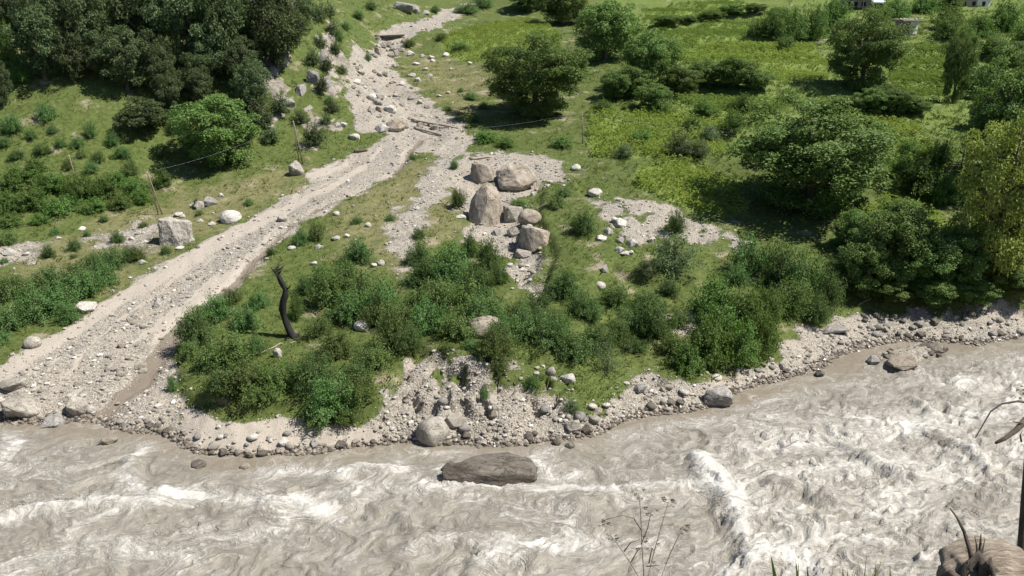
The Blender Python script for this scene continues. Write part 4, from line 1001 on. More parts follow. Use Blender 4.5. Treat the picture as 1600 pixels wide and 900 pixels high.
# shrubs of the fan
many('shrub', 'shrub', 'leafy shrub of the thicket beside the black dead trunk', 'shrub', 'thicket by the dead trunk', [
    (312, 518, 76, 70), (358, 545, 90, 80), (342, 482, 62, 56), (385, 500, 54, 50), (330, 560, 60, 50), (400, 540, 46, 44), (310, 490, 50, 44), (365, 465, 40, 34), (405, 470, 44, 40), (300, 548, 44, 40), (465, 478, 34, 56), (478, 450, 34, 34)])
many('shrub', 'shrub', 'dense shrub hanging over the sandy beach', 'shrub', 'shrubs over the sandy beach', [
    (385, 615, 110, 76), (350, 612, 70, 60), (430, 600, 80, 66), (495, 590, 84, 78), (520, 640, 100, 78), (560, 620, 70, 66), (500, 660, 76, 44), (545, 660, 60, 40), (465, 585, 56, 56), (410, 632, 66, 44)])
many('shrub', 'shrub', 'dense shrub of the large thicket in the middle of the fan', 'shrub', 'thicket in the middle of the fan', [
    (562, 395, 58, 46), (520, 455, 84, 74), (565, 450, 84, 76), (600, 470, 80, 74), (545, 485, 84, 64), (620, 510, 84, 80), (590, 495, 66, 54), (525, 540, 84, 60), (585, 560, 76, 60), (560, 580, 60, 44), (640, 530, 60, 56),
    (655, 398, 48, 44), (665, 425, 66, 60), (705, 415, 84, 74), (745, 440, 70, 66), (725, 470, 84, 70), (765, 395, 50, 66), (690, 460, 80, 70), (670, 495, 80, 70), (715, 510, 84, 60), (760, 490, 76, 60), (650, 470, 60, 60),
    (640, 540, 50, 40), (500, 505, 60, 54), (735, 385, 36, 44), (780, 430, 36, 40), (505, 430, 40, 40), (540, 420, 44, 36)])
many('shrub', 'shrub', 'shrub in the row along the terrace edge above the eroded cobble bank', 'shrub', 'shrubs along the terrace edge', [
    (790, 520, 70, 60), (775, 552, 74, 72), (825, 505, 80, 64), (860, 530, 80, 64), (900, 545, 84, 60), (840, 475, 60, 50), (935, 530, 70, 60), (870, 505, 60, 50), (810, 485, 60, 44), (780, 580, 44, 34)])
many('shrub', 'shrub', 'shrub on the low terrace between gully and riverside clump', 'shrub', 'shrubs between gully and river', [
    (885, 448, 70, 60), (905, 478, 60, 50), (962, 462, 60, 50), (985, 500, 66, 56), (1020, 505, 84, 74), (1010, 475, 60, 44), (1050, 540, 60, 50), (1045, 450, 44, 36), (925, 495, 44, 40), (1060, 500, 44, 40), (965, 520, 50, 50), (990, 540, 50, 34)])
plant('sparse', 948, 560, 60, 70, 'shrub', 'sparse thin-leaved sapling at the end of the terrace edge row', 'shrub')
plant('greyshrub', 1050, 405, 90, 84, 'shrub', 'rounded lighter shrub on the grassy knoll casting a dark shadow', 'shrub')
plant('greyshrub', 1010, 432, 44, 34, 'shrub', 'low shrub in the shade of the lighter shrub on the knoll', 'shrub')
plant('shrub', 912, 350, 54, 48, 'shrub', 'round dark shrub on the knoll beside the gully boulders', 'shrub')
plant('shrub', 1056, 350, 42, 42, 'shrub', 'dark shrub at the edge of the upper gravel patch', 'shrub')
many('brightshrub', 'shrub', 'tall fresh green shrub of the riverside clump above the gravel beach', 'shrub', 'riverside clump', [
    (1110, 470, 90, 90), (1155, 490, 96, 96), (1105, 545, 96, 90), (1150, 550, 84, 84), (1185, 530, 70, 80), (1070, 565, 70, 54), (1195, 480, 70, 76), (1125, 510, 90, 80)])
many('shrub', 'shrub', 'shrub in the bank between the riverside clump and the shaded trees', 'shrub', 'shrubs by the shaded bank', [
    (1168, 405, 80, 70), (1215, 420, 80, 84), (1250, 440, 84, 90), (1285, 460, 74, 80), (1230, 470, 80, 76), (1270, 490, 60, 56), (1300, 430, 44, 60), (1150, 430, 50, 44)])
many('shrub', 'shrub', 'small shrub growing from the eroded cobble bank', 'shrub', 'small shrubs on the cobble bank', [(832, 600, 34, 30), (758, 622, 20, 20), (700, 545, 30, 20), (735, 540, 34, 22), (270, 600, 20, 30)])
plant('greyshrub', 893, 641, 34, 26, 'shrub', 'low bluish shrub at the foot of the bright grass on the cobble bank', 'shrub')
many('shrub', 'shrub', 'small shrub standing alone in the dry grass of the fan', 'shrub', 'single shrubs on the fan', [(470, 373, 30, 28), (495, 364, 36, 34), (424, 393, 20, 16), (716, 312, 32, 38), (558, 345, 22, 14), (610, 340, 20, 14), (710, 258, 18, 18), (655, 365, 26, 24), (645, 245, 18, 12), (810, 325, 40, 20), (870, 318, 44, 24), (880, 300, 34, 22)])

# trees and hedges of the fields
plant('bigtree', 838, 142, 176, 130, 'walnut_tree', 'wide dome-shaped tree standing at the head of the boulder gully', 'tree')
plant('walnut', 945, 55, 108, 104, 'walnut_tree', 'round dark tree between two crop terraces', 'tree')
plant('walnut', 1010, 100, 92, 110, 'walnut_tree', 'dark tree just down-slope of the round one between crop terraces', 'tree')
plant('walnut', 880, 12, 90, 66, 'walnut_tree', 'tree at the uppermost terrace behind the round dark tree', 'tree')
plant('walnut', 825, 0, 70, 50, 'walnut_tree', 'small tree at the top of the bright crop field by the gravel channel', 'tree')
plant('bigtree', 1345, 92, 128, 128, 'walnut_tree', 'tall tree in front of the flat-roofed hut', 'tree')
plant('walnut', 1488, 110, 52, 116, 'poplar_tree', 'narrow columnar dark tree beside the crop terrace', 'tree')
plant('bigtree', 1255, 262, 268, 220, 'walnut_tree', 'huge broad walnut-like tree over the shaded gravel', 'tree')
plant('bigtree', 1565, 210, 180, 240, 'walnut_tree', 'tall dense tree above the shaded shore', 'tree')
plant('yellow', 1532, 375, 160, 260, 'broadleaf_tree', 'yellowish-green tree leaning over the shaded stony shore', 'tree')
plant('walnut', 1615, 295, 150, 250, 'broadleaf_tree', 'dark tree with a pale trunk at the river bend', 'tree')
plant('bigtree', 1725, 455, 150, 160, 'broadleaf_tree', 'low spreading tree past the river bend at the water edge', 'tree')
many('walnut', 'bush', 'large dark bush under the huge broad tree by the shaded shore', 'bush', 'dark bushes by the shaded shore', [(1385, 415, 130, 140), (1430, 440, 110, 110), (1340, 430, 90, 110), (1490, 430, 100, 110), (1400, 360, 90, 80), (1330, 370, 70, 70), (1540, 440, 90, 80), (1380, 468, 90, 56), (1450, 472, 90, 56), (1510, 474, 80, 50), (1580, 470, 80, 50)])
many('walnut', 'bush', 'dark bush of the hedge between crop terraces', 'bush', 'hedge between terraces', [(1060, 128, 70, 56), (1100, 122, 70, 50), (1145, 128, 70, 50), (1020, 160, 60, 40), (1180, 135, 50, 34), (985, 130, 60, 60), (900, 100, 50, 40), (960, 140, 50, 44)])
many('walnut', 'bush', 'low dark bush in the hedge line of the uppermost terraces', 'bush', 'upper hedge line', [(1040, 38, 44, 18), (1075, 32, 44, 18), (1110, 27, 44, 18), (1145, 22, 44, 18), (1178, 17, 40, 18), (1215, 22, 40, 22)])
many('brightshrub', 'bush', 'green bush at the border of the upper crop terraces', 'bush', 'bushes by the upper terraces', [(1240, 45, 60, 60), (1205, 45, 50, 50), (1275, 40, 50, 60), (1225, 70, 40, 24), (1300, 20, 60, 50), (1180, 50, 40, 30)])
many('greyshrub', 'bush', 'greyish bush beside the maize next to the huge broad tree', 'bush', 'grey bushes in the maize', [(1062, 230, 60, 42), (1090, 236, 50, 36), (975, 238, 44, 26), (1110, 215, 40, 30)])
many('walnut', 'bush', 'bush in the shaded hollow between the tall tree and the columnar tree', 'bush', 'bushes in the shaded hollow', [(1400, 165, 60, 44), (1360, 170, 60, 40), (1430, 170, 44, 30), (1320, 165, 44, 30), (1380, 150, 50, 40)])
many('brightshrub', 'bush', 'pale bush below the power wires', 'bush', 'bushes below the wires', [(1430, 290, 84, 60), (1470, 300, 60, 56), (1405, 260, 60, 44), (1460, 250, 60, 50), (1420, 235, 50, 34)])
many('brightshrub', 'bush', 'green bush around the stone huts', 'bush', 'bushes around the huts', [(1400, 15, 60, 40), (1478, 52, 50, 34), (1480, 30, 60, 44), (1530, 40, 60, 44), (1570, 25, 70, 60), (1510, 60, 50, 36), (1550, 80, 60, 40), (1600, 60, 70, 60), (1440, 8, 60, 34), (1480, 4, 60, 30), (1375, 30, 40, 30)])
many('walnut', 'tree', 'tree of the wooded edge beyond the columnar tree', 'tree', 'trees of the wooded edge', [(1570, 110, 80, 80), (1530, 130, 60, 60), (1610, 140, 80, 90), (1540, 180, 60, 60)])
many('brightshrub', 'bush', 'bush growing among the maize between terrace banks', 'bush', 'bushes among the maize', [(1030, 170, 50, 30), (940, 168, 44, 24), (880, 225, 44, 20), (760, 215, 50, 24), (790, 225, 40, 20), (1140, 205, 50, 36), (1160, 165, 50, 30), (1100, 175, 44, 28), (1000, 215, 50, 30), (1080, 195, 40, 26), (1230, 150, 40, 26)])
many('shrub', 'shrub', 'low shrub on the grassy upper bank of the gravel channel', 'shrub', 'shrubs of the upper channel', [(560, 25, 24, 16), (580, 10, 24, 16), (540, 40, 24, 18), (680, 15, 20, 14), (730, 15, 50, 20), (755, 5, 50, 20), (640, 70, 30, 14), (720, 75, 40, 16), (530, 60, 24, 18), (575, 90, 14, 16), (735, 150, 30, 18), (740, 185, 24, 16), (700, 170, 18, 10), (755, 165, 24, 14), (720, 140, 14, 10), (515, 160, 20, 14), (690, 60, 26, 12)])
# ------------------------------------------------------------------ crops and grass
def blades(name, X, Y, Hh, nb, mat, spread, wid, lean=0.6, hf=height, zoff=-0.03):
    n_ = len(X); Z = hf(X, Y) + zoff
    base = np.repeat(np.stack([X, Y, Z], -1), nb, 0); h = np.repeat(Hh, nb) * rng.uniform(0.55, 1.1, n_ * nb)
    a = rng.uniform(0, 6.28, n_ * nb); d = np.stack([np.cos(a), np.sin(a), 0 * a], -1); sde = np.stack([-np.sin(a), np.cos(a), 0 * a], -1)
    base = base + d * (spread * rng.random(n_ * nb))[:, None]
    w = (wid * rng.uniform(0.6, 1.3, n_ * nb))[:, None]; le = (lean * rng.random(n_ * nb) * h)[:, None]; up = np.array([0, 0, 1.0])
    mid = base + d * le * 0.35 + up * (h * 0.6)[:, None]; tip = base + d * le + up * (h * 0.92)[:, None]
    V = np.stack([base - sde * w, base + sde * w, mid + sde * w * 0.9, tip, mid - sde * w * 0.9], 1)
    q = np.arange(n_ * nb)[:, None] * 5
    return mesh_np(name, V.reshape(-1, 3), np.concatenate([q + [0, 1, 2, 4]], 1), mat) if False else mesh_np(name, V.reshape(-1, 3), np.concatenate([q + 0, q + 1, q + 2, q + 3, q + 4], 1), mat)
def maize(name, X, Y, Hh, mk='corn'):
    """upright stalk with arching leaves, all plants of one field"""
    n_ = len(X); nb = 6; Z = height(X, Y) - 0.03
    a = (rng.uniform(0, 3.14, n_)[:, None] + np.arange(nb) * 2.7).ravel(); lev = np.tile(np.linspace(0.15, 0.9, nb), n_); h = np.repeat(Hh, nb)
    b = np.repeat(np.stack([X, Y, Z], -1), nb, 0); up = np.array([0, 0, 1.0])
    d = np.stack([np.cos(a), np.sin(a), 0 * a], -1); s_ = np.stack([-np.sin(a), np.cos(a), 0 * a], -1)
    ln = (h * 0.34 * rng.uniform(0.7, 1.2, n_ * nb))[:, None]; w = (0.055 + 0.02 * rng.random(n_ * nb))[:, None] * (h[:, None] / 1.6)
    p0 = b + up * (lev * h * 0.8)[:, None]; p1 = p0 + d * ln * 0.65 + up * ln * 0.40; p2 = p0 + d * ln * 1.35 + up * ln * 0.02
    V = np.stack([p0 - s_ * w * .5, p0 + s_ * w * .5, p1 + s_ * w, p2, p1 - s_ * w], 1).reshape(-1, 3)
    q = np.arange(n_ * nb)[:, None] * 5; F = np.concatenate([q, q + 1, q + 2, q + 3, q + 4], 1)
    return mesh_np(name, V, F, M[mk])
CL = ['maize field beside the huge broad tree', 'maize field behind the lone utility pole', 'bright crop field next to the gravel channel', 'wide terraced crop field above the hedge', 'uppermost crop strip above the round dark tree',
      'yellow-green crop strip above the hedge', 'green crop terrace below the flat-roofed hut', 'bright crop patch behind the dark shore bushes', 'crop strip below the hedge between terraces', 'pale crop strip under the wide terraced field', 'rough crop slope below the power wires']
for i, c in enumerate(CORN):
    P = world_poly(c); lo = P.min(0); hi = P.max(0); area = (hi - lo).prod()
    m = int(area * 4.2); X = rng.uniform(lo[0], hi[0], m); Y = rng.uniform(lo[1], hi[1], m)
    X = np.round(X / 0.42) * 0.42 + rng.normal(0, 0.06, m)
    k = poly_sd(P, X, Y) + 0.8 * fbm(X * .5, Y * .5, 2, 7) > 0; X, Y = X[k], Y[k]
    if len(X) > 4200: s_ = rng.permutation(len(X))[:4200]; X, Y = X[s_], Y[s_]
    o = link('maize_crop', maize('maize_crop', X, Y, (0.8 if i in (5, 2, 3, 4) else 1.15) * rng.uniform(0.75, 1.15, len(X)) * (1 + 0.25 * fbm(X * .3, Y * .3, 2, 9)), 'crop2' if i in (3, 4, 6, 8) else 'corn')); tag(o, CL[i], 'crop field', kind='stuff')
gf = np.clip(1 - gravel2 * 1.2, 0, 1) * (HZ > 0.5) * (1 - 0.8 * m_corn) * (1 - 0.6 * m_rock)
gf *= 0.30 + 0.70 * sstep(-0.15, 0.25, fbm(GX * 0.22, GY * 0.22, 3, 140))
gf *= 1 - 0.55 * dryz
X, Y = scatter(150000, gf, 190, 1.5)
print('grass tufts', len(X))
X, Y = X[:42000], Y[:42000]
hh = (0.12 + 0.14 * rng.random(len(X)) + 0.30 * (rng.random(len(X)) > 0.95)) * (1 + np.clip((Y - 60) / 120, 0, 1) * 0.6)
o = link('grass', blades('grass', X, Y, hh, 3, M['grass'], 0.25, 0.035, 1.3)); tag(o, 'rough green grass over the fan and slopes', 'grass', kind='stuff')

wf = np.clip(1 - gravel2 * 1.5, 0, 1) * sstep(8, 16, GX - 0.02 * GY) * sstep(84, 92, GY) * (1 - 0.9 * m_corn)
X, Y = scatter(52000, wf, 205, 1.2); X, Y = X[:9000], Y[:9000]
o = link('tall_weeds', blades('tall_weeds', X, Y, 0.22 + 0.38 * rng.random(len(X)), 4, M['bright'], 0.30, 0.05, 1.3)); tag(o, 'tall leafy weeds on the terrace banks between crops', 'weeds', kind='stuff')

# ------------------------------------------------------------------ black dead trunk
P, t = G(457, 527); k = t / 1280 * 1.06
pts = [(6, 2, -2), (0, 0, 2), (-5, 0, 14), (-8, 0, 24), (-9.5, 0, 34), (-10, 0, 45), (-9, 0, 56), (-5, 0, 66), (-3.5, 0, 75), (-7, 0, 84), (-11, 0, 94), (-16, 0, 106)]
rad = [8, 6.5, 5.0, 5.6, 4.6, 5.4, 4.6, 4.8, 4.0, 3.8, 3.2, 3.0]
root = thing('dead_tree', P, 'black dead tree trunk with a kinked stem standing in grass', 'dead tree')
g = Geo(); g.tube([(a * k, b * k, c * k) for a, b, c in pts], [r * k for r in rad], 9)
for v in g.v: v += Vector((mnoise.noise(v * 3.6), mnoise.noise(v * 3.6 + Vector((9, 0, 0))), 0)) * 0.13
g2 = Geo()
link('trunk', g.mesh('trunk', M['blackbark']), root)
for (a, z, ln) in ((0.3, 104, 12), (2.6, 100, 10), (1.2, 106, 9), (-0.8, 98, 11), (0.0, 75, 9)):
    g = Geo(); b0 = Vector((-13 if z > 90 else -3, 0, z)) * k
    g.tube([b0, b0 + Vector((math.cos(a) * ln * .6, math.sin(a) * 2, 3)) * k, b0 + Vector((math.cos(a) * ln, math.sin(a) * 5, 8)) * k], [1.8 * k, 1.2 * k, 0.4 * k], 5); link('branch', g.mesh('branch', M['blackbark']), root)
g = Geo()
for a in range(5):
    th = a * 1.3; g.tube([(0, 0, 3 * k), (math.cos(th) * 7 * k, math.sin(th) * 7 * k, 1.2 * k), (math.cos(th) * 14 * k, math.sin(th) * 14 * k, -1.5 * k)], [3.2 * k, 2.0 * k, 0.8 * k], 5)
link('roots', g.mesh('roots', M['blackbark']), root)
lf = link('leaf_sprig', KINDS['sparse'][0][0][0], root, loc=(-14 * k, 0, 96 * k), scale=(10 * k, 10 * k, 16 * k))

def ground_log(name, a, b, r0, r1, mat, label, cat, lift=0.6, bend=0.0):
    A, _ = G(*a); B_, _ = G(*b); g = Geo(); n_ = 9; pts = []; org = A.copy()
    for i in range(n_):
        f = i / (n_ - 1); p = A.lerp(B_, f); p.z = max(A.z + (B_.z - A.z) * f, gz(p.x, p.y)) + r0 * lift; p.x += bend * math.sin(f * 3.1); pts.append(p - org)
    g.tube(pts, [r0 + (r1 - r0) * i / (n_ - 1) for i in range(n_)], 8)
    for v in g.v: v += Vector((mnoise.noise(v * 1.5), mnoise.noise(v * 1.5 + Vector((5, 0, 0))), mnoise.noise(v * 1.5 + Vector((0, 7, 0))))) * r0 * 0.4
    o = link(name, g.mesh(name, mat), None, org); return tag(o, label, cat)
ground_log('fallen_log', (644, 189), (716, 201), 0.22, 0.12, M['wood'], 'long pale fallen trunk lying across the stream bed', 'log')
ground_log('fallen_log', (648, 201), (690, 212), 0.20, 0.14, M['wood'], 'shorter weathered log just below the long fallen trunk', 'log')
ground_log('fallen_log', (554, 238), (574, 236), 0.20, 0.16, M['bark'], 'short dark log lying on the gravel channel', 'log')
ground_log('fallen_log', (736, 250), (768, 246), 0.18, 0.12, M['wood'], 'grey log above the squat brown boulder', 'log')
ground_log('fallen_branch', (398, 556), (462, 534), 0.06, 0.03, M['wood'], 'thin yellowish branch on the grass below the black dead trunk', 'branch')
ground_log('fallen_branch', (1340, 478), (1362, 466), 0.06, 0.03, M['wood'], 'pale branch on the shaded shore below the dark bushes', 'branch')

# ------------------------------------------------------------------ footbridge over the upper stream
A, t = G(592, 61); B_, _ = G(626, 58); mid = (A + B_) / 2; L = (B_ - A).length * 0.5 + 0.6; zb = max(A.z, B_.z) + 0.55
root = thing('footbridge', (mid.x, mid.y, zb), 'small wooden footbridge across the upper stream', 'footbridge', rz=math.atan2(B_.y - A.y, B_.x - A.x))
for yy in (-0.45, 0.45): link('beam', Geo().tube([(-L, yy, -0.2), (L, yy, -0.2)], 0.16, 7).mesh('beam', M['bark']), root)
pl = Geo().box((-0.14, -0.75, -0.06), (0.14, 0.75, 0.02)).mesh('plank', M['wood'], False)
for i in range(int(L * 2 / 0.32)): link('plank', pl, root, (-L + 0.16 + i * 0.32, rng.uniform(-.05, .05), 0.02), (0, 0, rng.uniform(-.05, .05)))
for sx in (-1, 1): link('abutment', RV['pale', 'a', 1], root, (sx * (L - 0.2), 0, -0.75), (0, 0, sx), (0.7, 0.9, 0.6))

# ------------------------------------------------------------------ utility poles and wires
def pole(base, top, label, double=False):
    P, t = G(*base); k = t / 1280; hgt = (base[1] - top[1]) * k * 1.05; lx = (top[0] - base[0]) * k
    root = thing('utility_pole', P, label, 'utility pole')
    for dx in ((0, 0.45) if double else (0,)):
        link('pole', Geo().tube([(dx, 0, -0.4), (dx * 0.5 + lx * .5, 0, hgt * .5), (dx * 0.1 + lx, 0, hgt)], [0.065, 0.058, 0.05], 8).mesh('pole', M['pole']), root)
    link('insulator', Geo().tube([(0, 0, 0), (0, 0, 0.06), (0, 0, 0.12)], [0.03, 0.05, 0.03], 6).mesh('insulator', M['plaster']), root, (lx, 0, hgt - 0.02))
    return P + Vector((lx, 0, hgt + 0.06))
t1 = pole((122, 292), (117, 246), 'thin reddish utility pole among the lush bushes')
t2 = pole((248, 336), (240, 272), 'double leaning utility pole on the grassy terrace', True)
t3 = pole((468, 256), (464, 194), 'double utility pole beside the pale boulder under the cliff', True)
t4 = pole((911, 224), (908, 179), 'lone utility pole in front of the maize field')
t5 = pole((1500, 270), (1500, 215), 'utility pole half hidden in the trees by the wires')
def wire(a, b, sag, label):
    pts = []
    for i in range(17):
        f = i / 16; p = a.lerp(b, f); p.z -= sag * 4 * f * (1 - f); pts.append(p - a)
    o = link('power_wire', Geo().tube(pts, 0.004, 5).mesh('power_wire', M['wire']), None, a); tag(o, label, 'wire')
for s_, nm in ((-0.45, 'lower'), (0.45, 'upper')):
    dv = Vector((s_, 0, 0.05))
wire(t1, t2, 0.5, 'power wire between the thin pole and the double terrace pole')
wire(t2, t3, 0.6, 'power wire between the terrace pole and the pole under the cliff')
wire(t3, t4, 1.6, 'long power wire crossing the gravel channel to the lone pole')
wire(t4, t5, 1.4, 'power wire running from the lone pole past the huge broad tree')
wire(t4 + Vector((0.4, 0, 0.12)), t5 + Vector((0.4, 0, 0.3)), 1.2, 'topmost power wire above the huge broad tree')
wire(t4 + Vector((-0.4, 0, -.2)), t5 + Vector((-0.4, 0, -0.3)), 1.4, 'lowest power wire beside the huge broad tree')

# ------------------------------------------------------------------ huts at the top of the fields
P, t = G(1424, 60); k = t / 1280
root = thing('stone_hut', P + Vector((0, 1.0, -0.2)), 'small flat-roofed stone hut with a white corner above the crop terrace', 'hut', rz=0.25)
W, Hh = 2.9, 3.3
link('wall', Geo().box((-W / 2, 0, 0), (W / 2, 2.6, Hh)).mesh('wall', M['mason'], False), root)
rf = link('roof', Geo().box((-W / 2 - 0.9, -0.7, Hh + 0.003), (W / 2 + 0.45, 3.1, Hh + 0.28)).mesh('roof', M['wood'], False), root)
for i in range(9): link('roof_stone', COB[random.choice(['pale', 'white']), i % 4], rf, (-W / 2 - .6 + i * 0.48, -0.3 + random.uniform(-.2, .9), Hh + 0.36), (0, 0, i), (0.24, 0.2, 0.14))
link('plaster_panel', Geo().box((-0.1, -0.06, 0.9), (1.0, -0.003, Hh - 0.05)).mesh('plaster_panel', M['plaster'], False), root)
link('white_corner', Geo().box((1.06, -0.09, 0.9), (W / 2 + 0.06, 0.5, Hh - 0.003)).mesh('white_corner', M['plaster'], False), root)
w = link('window', Geo().box((-1.2, -0.02, 1.5), (-0.35, 0.05, 2.8)).mesh('window', M['dark'], False), root)
link('frame', Geo().box((-1.3, -0.05, 1.38), (-0.25, -0.023, 1.5)).box((-1.3, -0.05, 2.8), (-0.25, -0.023, 2.92)).mesh('frame', M['wood'], False), w)
P, t = G(1343, 16)
root = thing('farmhouse', P + Vector((0, 1.5, -0.2)), 'farmhouse with a pale blue metal gable roof and wooden veranda', 'house', rz=-0.2)
link('wall', Geo().box((-3.2, 0, 0), (3.0, 5, 2.9)).mesh('wall', M['mason'], False), root)
rf = link('roof', Geo().poly([(-3.9, -1.4, 2.75), (3.5, -1.4, 2.75), (3.5, 2.4, 4.7), (-3.9, 2.4, 4.7), (-3.9, 6, 2.75), (3.5, 6, 2.75)], [(0, 1, 2, 3), (3, 2, 5, 4), (0, 3, 4), (1, 5, 2)]).mesh('roof', M['metal'], False), root)
for x in np.arange(-3.4, 3.4, 0.6): link('roof_rib', Geo().tube([(x, -1.39, 2.79), (x, 2.4, 4.73)], 0.035, 4).mesh('roof_rib', M['metal']), rf)
for x in (-3.3, -1.2, 1.0, 3.0): link('veranda_post', Geo().box((x - .08, -1.3, 0), (x + .08, -1.14, 2.79)).mesh('veranda_post', M['wood'], False), root)
link('veranda_rail', Geo().box((-3.3, -1.26, 0.95), (3.0, -1.18, 1.05)).mesh('veranda_rail', M['wood'], False), root)
link('lean_to_roof', Geo().poly([(3.1, -1.3, 2.0), (6.2, -1.3, 1.9), (6.2, 3, 2.35), (3.1, 3, 2.5), (3.1, -1.3, 1.88), (6.2, -1.3, 1.78), (6.2, 3, 2.23), (3.1, 3, 2.38)], [(0, 1, 2, 3), (7, 6, 5, 4), (0, 4, 5, 1), (1, 5, 6, 2), (2, 6, 7, 3), (3, 7, 4, 0)]).mesh('lean_to_roof', M['metal'], False), root)
for x in (4.4, 6.0): link('veranda_post', Geo().box((x - .07, -1.2, -0.3), (x + .07, -1.06, 1.85)).mesh('veranda_post', M['wood'], False), root)
link('door', Geo().box((-0.9, -0.03, 0.1), (0.0, 0.02, 2.0)).mesh('door', M['dark'], False), root)
for x in (-2.6, 0.8): link('window', Geo().box((x, -0.03, 1.0), (x + 1.0, 0.02, 2.0)).mesh('window', M['dark'], False), root)
P, t = G(1525, 14)
root = thing('stone_house', P + Vector((0, 1.0, -0.3)), 'long low stone house with pale walls at the top of the fields', 'house', rz=0.1)
link('wall', Geo().box((-3.8, 0, 0), (3.8, 5, 2.6)).mesh('wall', M['mason'], False), root)
link('roof', Geo().box((-4.3, -0.5, 2.603), (4.3, 5.5, 2.9)).mesh('roof', M['wood'], False), root)
link('plaster_panel', Geo().box((0.6, -0.05, 0.1), (3.79, -0.003, 2.55)).mesh('plaster_panel', M['plaster'], False), root)
for x in (-2.8, -0.6, 1.8): link('window', Geo().box((x, -0.09, 1.0), (x + 0.8, -0.055, 1.9)).mesh('window', M['dark'], False), root)

# ------------------------------------------------------------------ things on the near bank
def cpt(px, py, t):
    d = ray(px, py); return Vector((d[0] * t, d[1] * t, CAM_H + d[2] * t))
# stump with bare pale wood and dark roots
c0 = cpt(1565, 905, 3.0); zb = float(bank_h(c0.x, c0.y))
base = Vector((c0.x, c0.y, zb - 0.05))
root = thing('tree_stump', base, 'bare weathered stump with dark tangled roots on the near bank', 'stump')
bm = bmesh.new(); bmesh.ops.create_icosphere(bm, subdivisions=5, radius=1)
hs = c0.z - base.z
for v in bm.verts:
    p = v.co.copy(); q = 1 + 0.24 * mnoise.noise(p * 1.3) + 0.10 * mnoise.noise(p * 4) + 0.06 * mnoise.noise(Vector((p.x * 3, p.y * 14, p.z * 3)))
    v.co = Vector((p.x * 0.20 * q, p.y * 0.17 * q, (p.z * 0.11 * q + hs - 0.0) if p.z > -0.2 else p.z * (hs) * 0.5 + hs * 0.7))
me = bpy.data.meshes.new('stump_wood'); bm.to_mesh(me); bm.free(); me.materials.append(M['stumpw'])
for p in me.polygons: p.use_smooth = True
link('stump_wood', me, root)
def rel(px, py, t): return cpt(px, py, t) - base
rs = random.Random(5)
for pts, r0 in (([(1535, 910, 2.85), (1515, 885, 2.85), (1490, 905, 2.9), (1470, 930, 2.95)], 0.035), ([(1545, 900, 2.82), (1528, 872, 2.85), (1505, 893, 2.85), (1495, 930, 2.85)], 0.04), ([(1540, 890, 2.8), (1545, 875, 2.8), (1552, 900, 2.78), (1556, 940, 2.78)], 0.02),
               ([(1520, 890, 2.85), (1530, 868, 2.86), (1532, 850, 2.86), (1533, 834, 2.86)], 0.009), ([(1522, 875, 2.85), (1535, 862, 2.86), (1539, 842, 2.86)], 0.006), ([(1528, 868, 2.85), (1526, 852, 2.86), (1523, 838, 2.86)], 0.005),
               ([(1520, 880, 2.85), (1515, 858, 2.86), (1506, 830, 2.87), (1495, 808, 2.88), (1484, 794, 2.9)], 0.010), ([(1500, 910, 2.83), (1485, 895, 2.85), (1470, 900, 2.9)], 0.02)):
    n_ = len(pts); link('root', Geo().tube([rel(*p) for p in pts], [r0 * (1 - 0.8 * i / (n_ - 1)) for i in range(n_)], 7).mesh('root', M['rootd']), root)
# slender leaning tree at the edge, with bare twigs
b0 = cpt(1585, 900, 3.4); zb = float(bank_h(b0.x, b0.y)); base = Vector((b0.x - 0.01, b0.y, zb - 0.1))
root = thing('sapling', base, 'slender dark leaning sapling with bare twigs on the near bank', 'sapling')
tr_ = [(1594, 905, 3.4), (1597, 850, 3.4), (1602, 780, 3.38), (1608, 700, 3.36), (1611, 620, 3.34), (1617, 500, 3.3), (1630, 300, 3.2)]
link('trunk', Geo().tube([Vector((0, 0, 0))] + [rel(*p) for p in tr_], [0.022, 0.020, 0.018, 0.017, 0.016, 0.015, 0.012, 0.005], 9).mesh('trunk', M['rootd']), root)
for pts, r0 in (([(1604, 655, 3.35), (1588, 672, 3.3), (1570, 685, 3.27), (1556, 692, 3.25)], 0.015), ([(1606, 629, 3.35), (1590, 627, 3.3), (1565, 631, 3.28), (1548, 643, 3.27), (1538, 660, 3.27), (1524, 684, 3.27)], 0.005), ([(1602, 664, 3.33), (1592, 660, 3.3), (1582, 659, 3.29)], 0.004), ([(1596, 690, 3.3), (1594, 680, 3.29), (1598, 672, 3.29)], 0.004)):
    n_ = len(pts); link('twig', Geo().tube([rel(*p) for p in pts], [r0 * (1 - 0.6 * i / (n_ - 1)) for i in range(n_)], 6).mesh('twig', M['rootd']), root)
lfm = leaf_mesh('leaf_cluster', 901, 5, 26, 0.35, M['oak'], form='round')
for p in ((1600, 605, 3.3), (1604, 618, 3.32)): link('leaf_cluster', lfm, root, rel(*p) - Vector((0, 0, 0.03)), scale=(0.022, 0.022, 0.03))
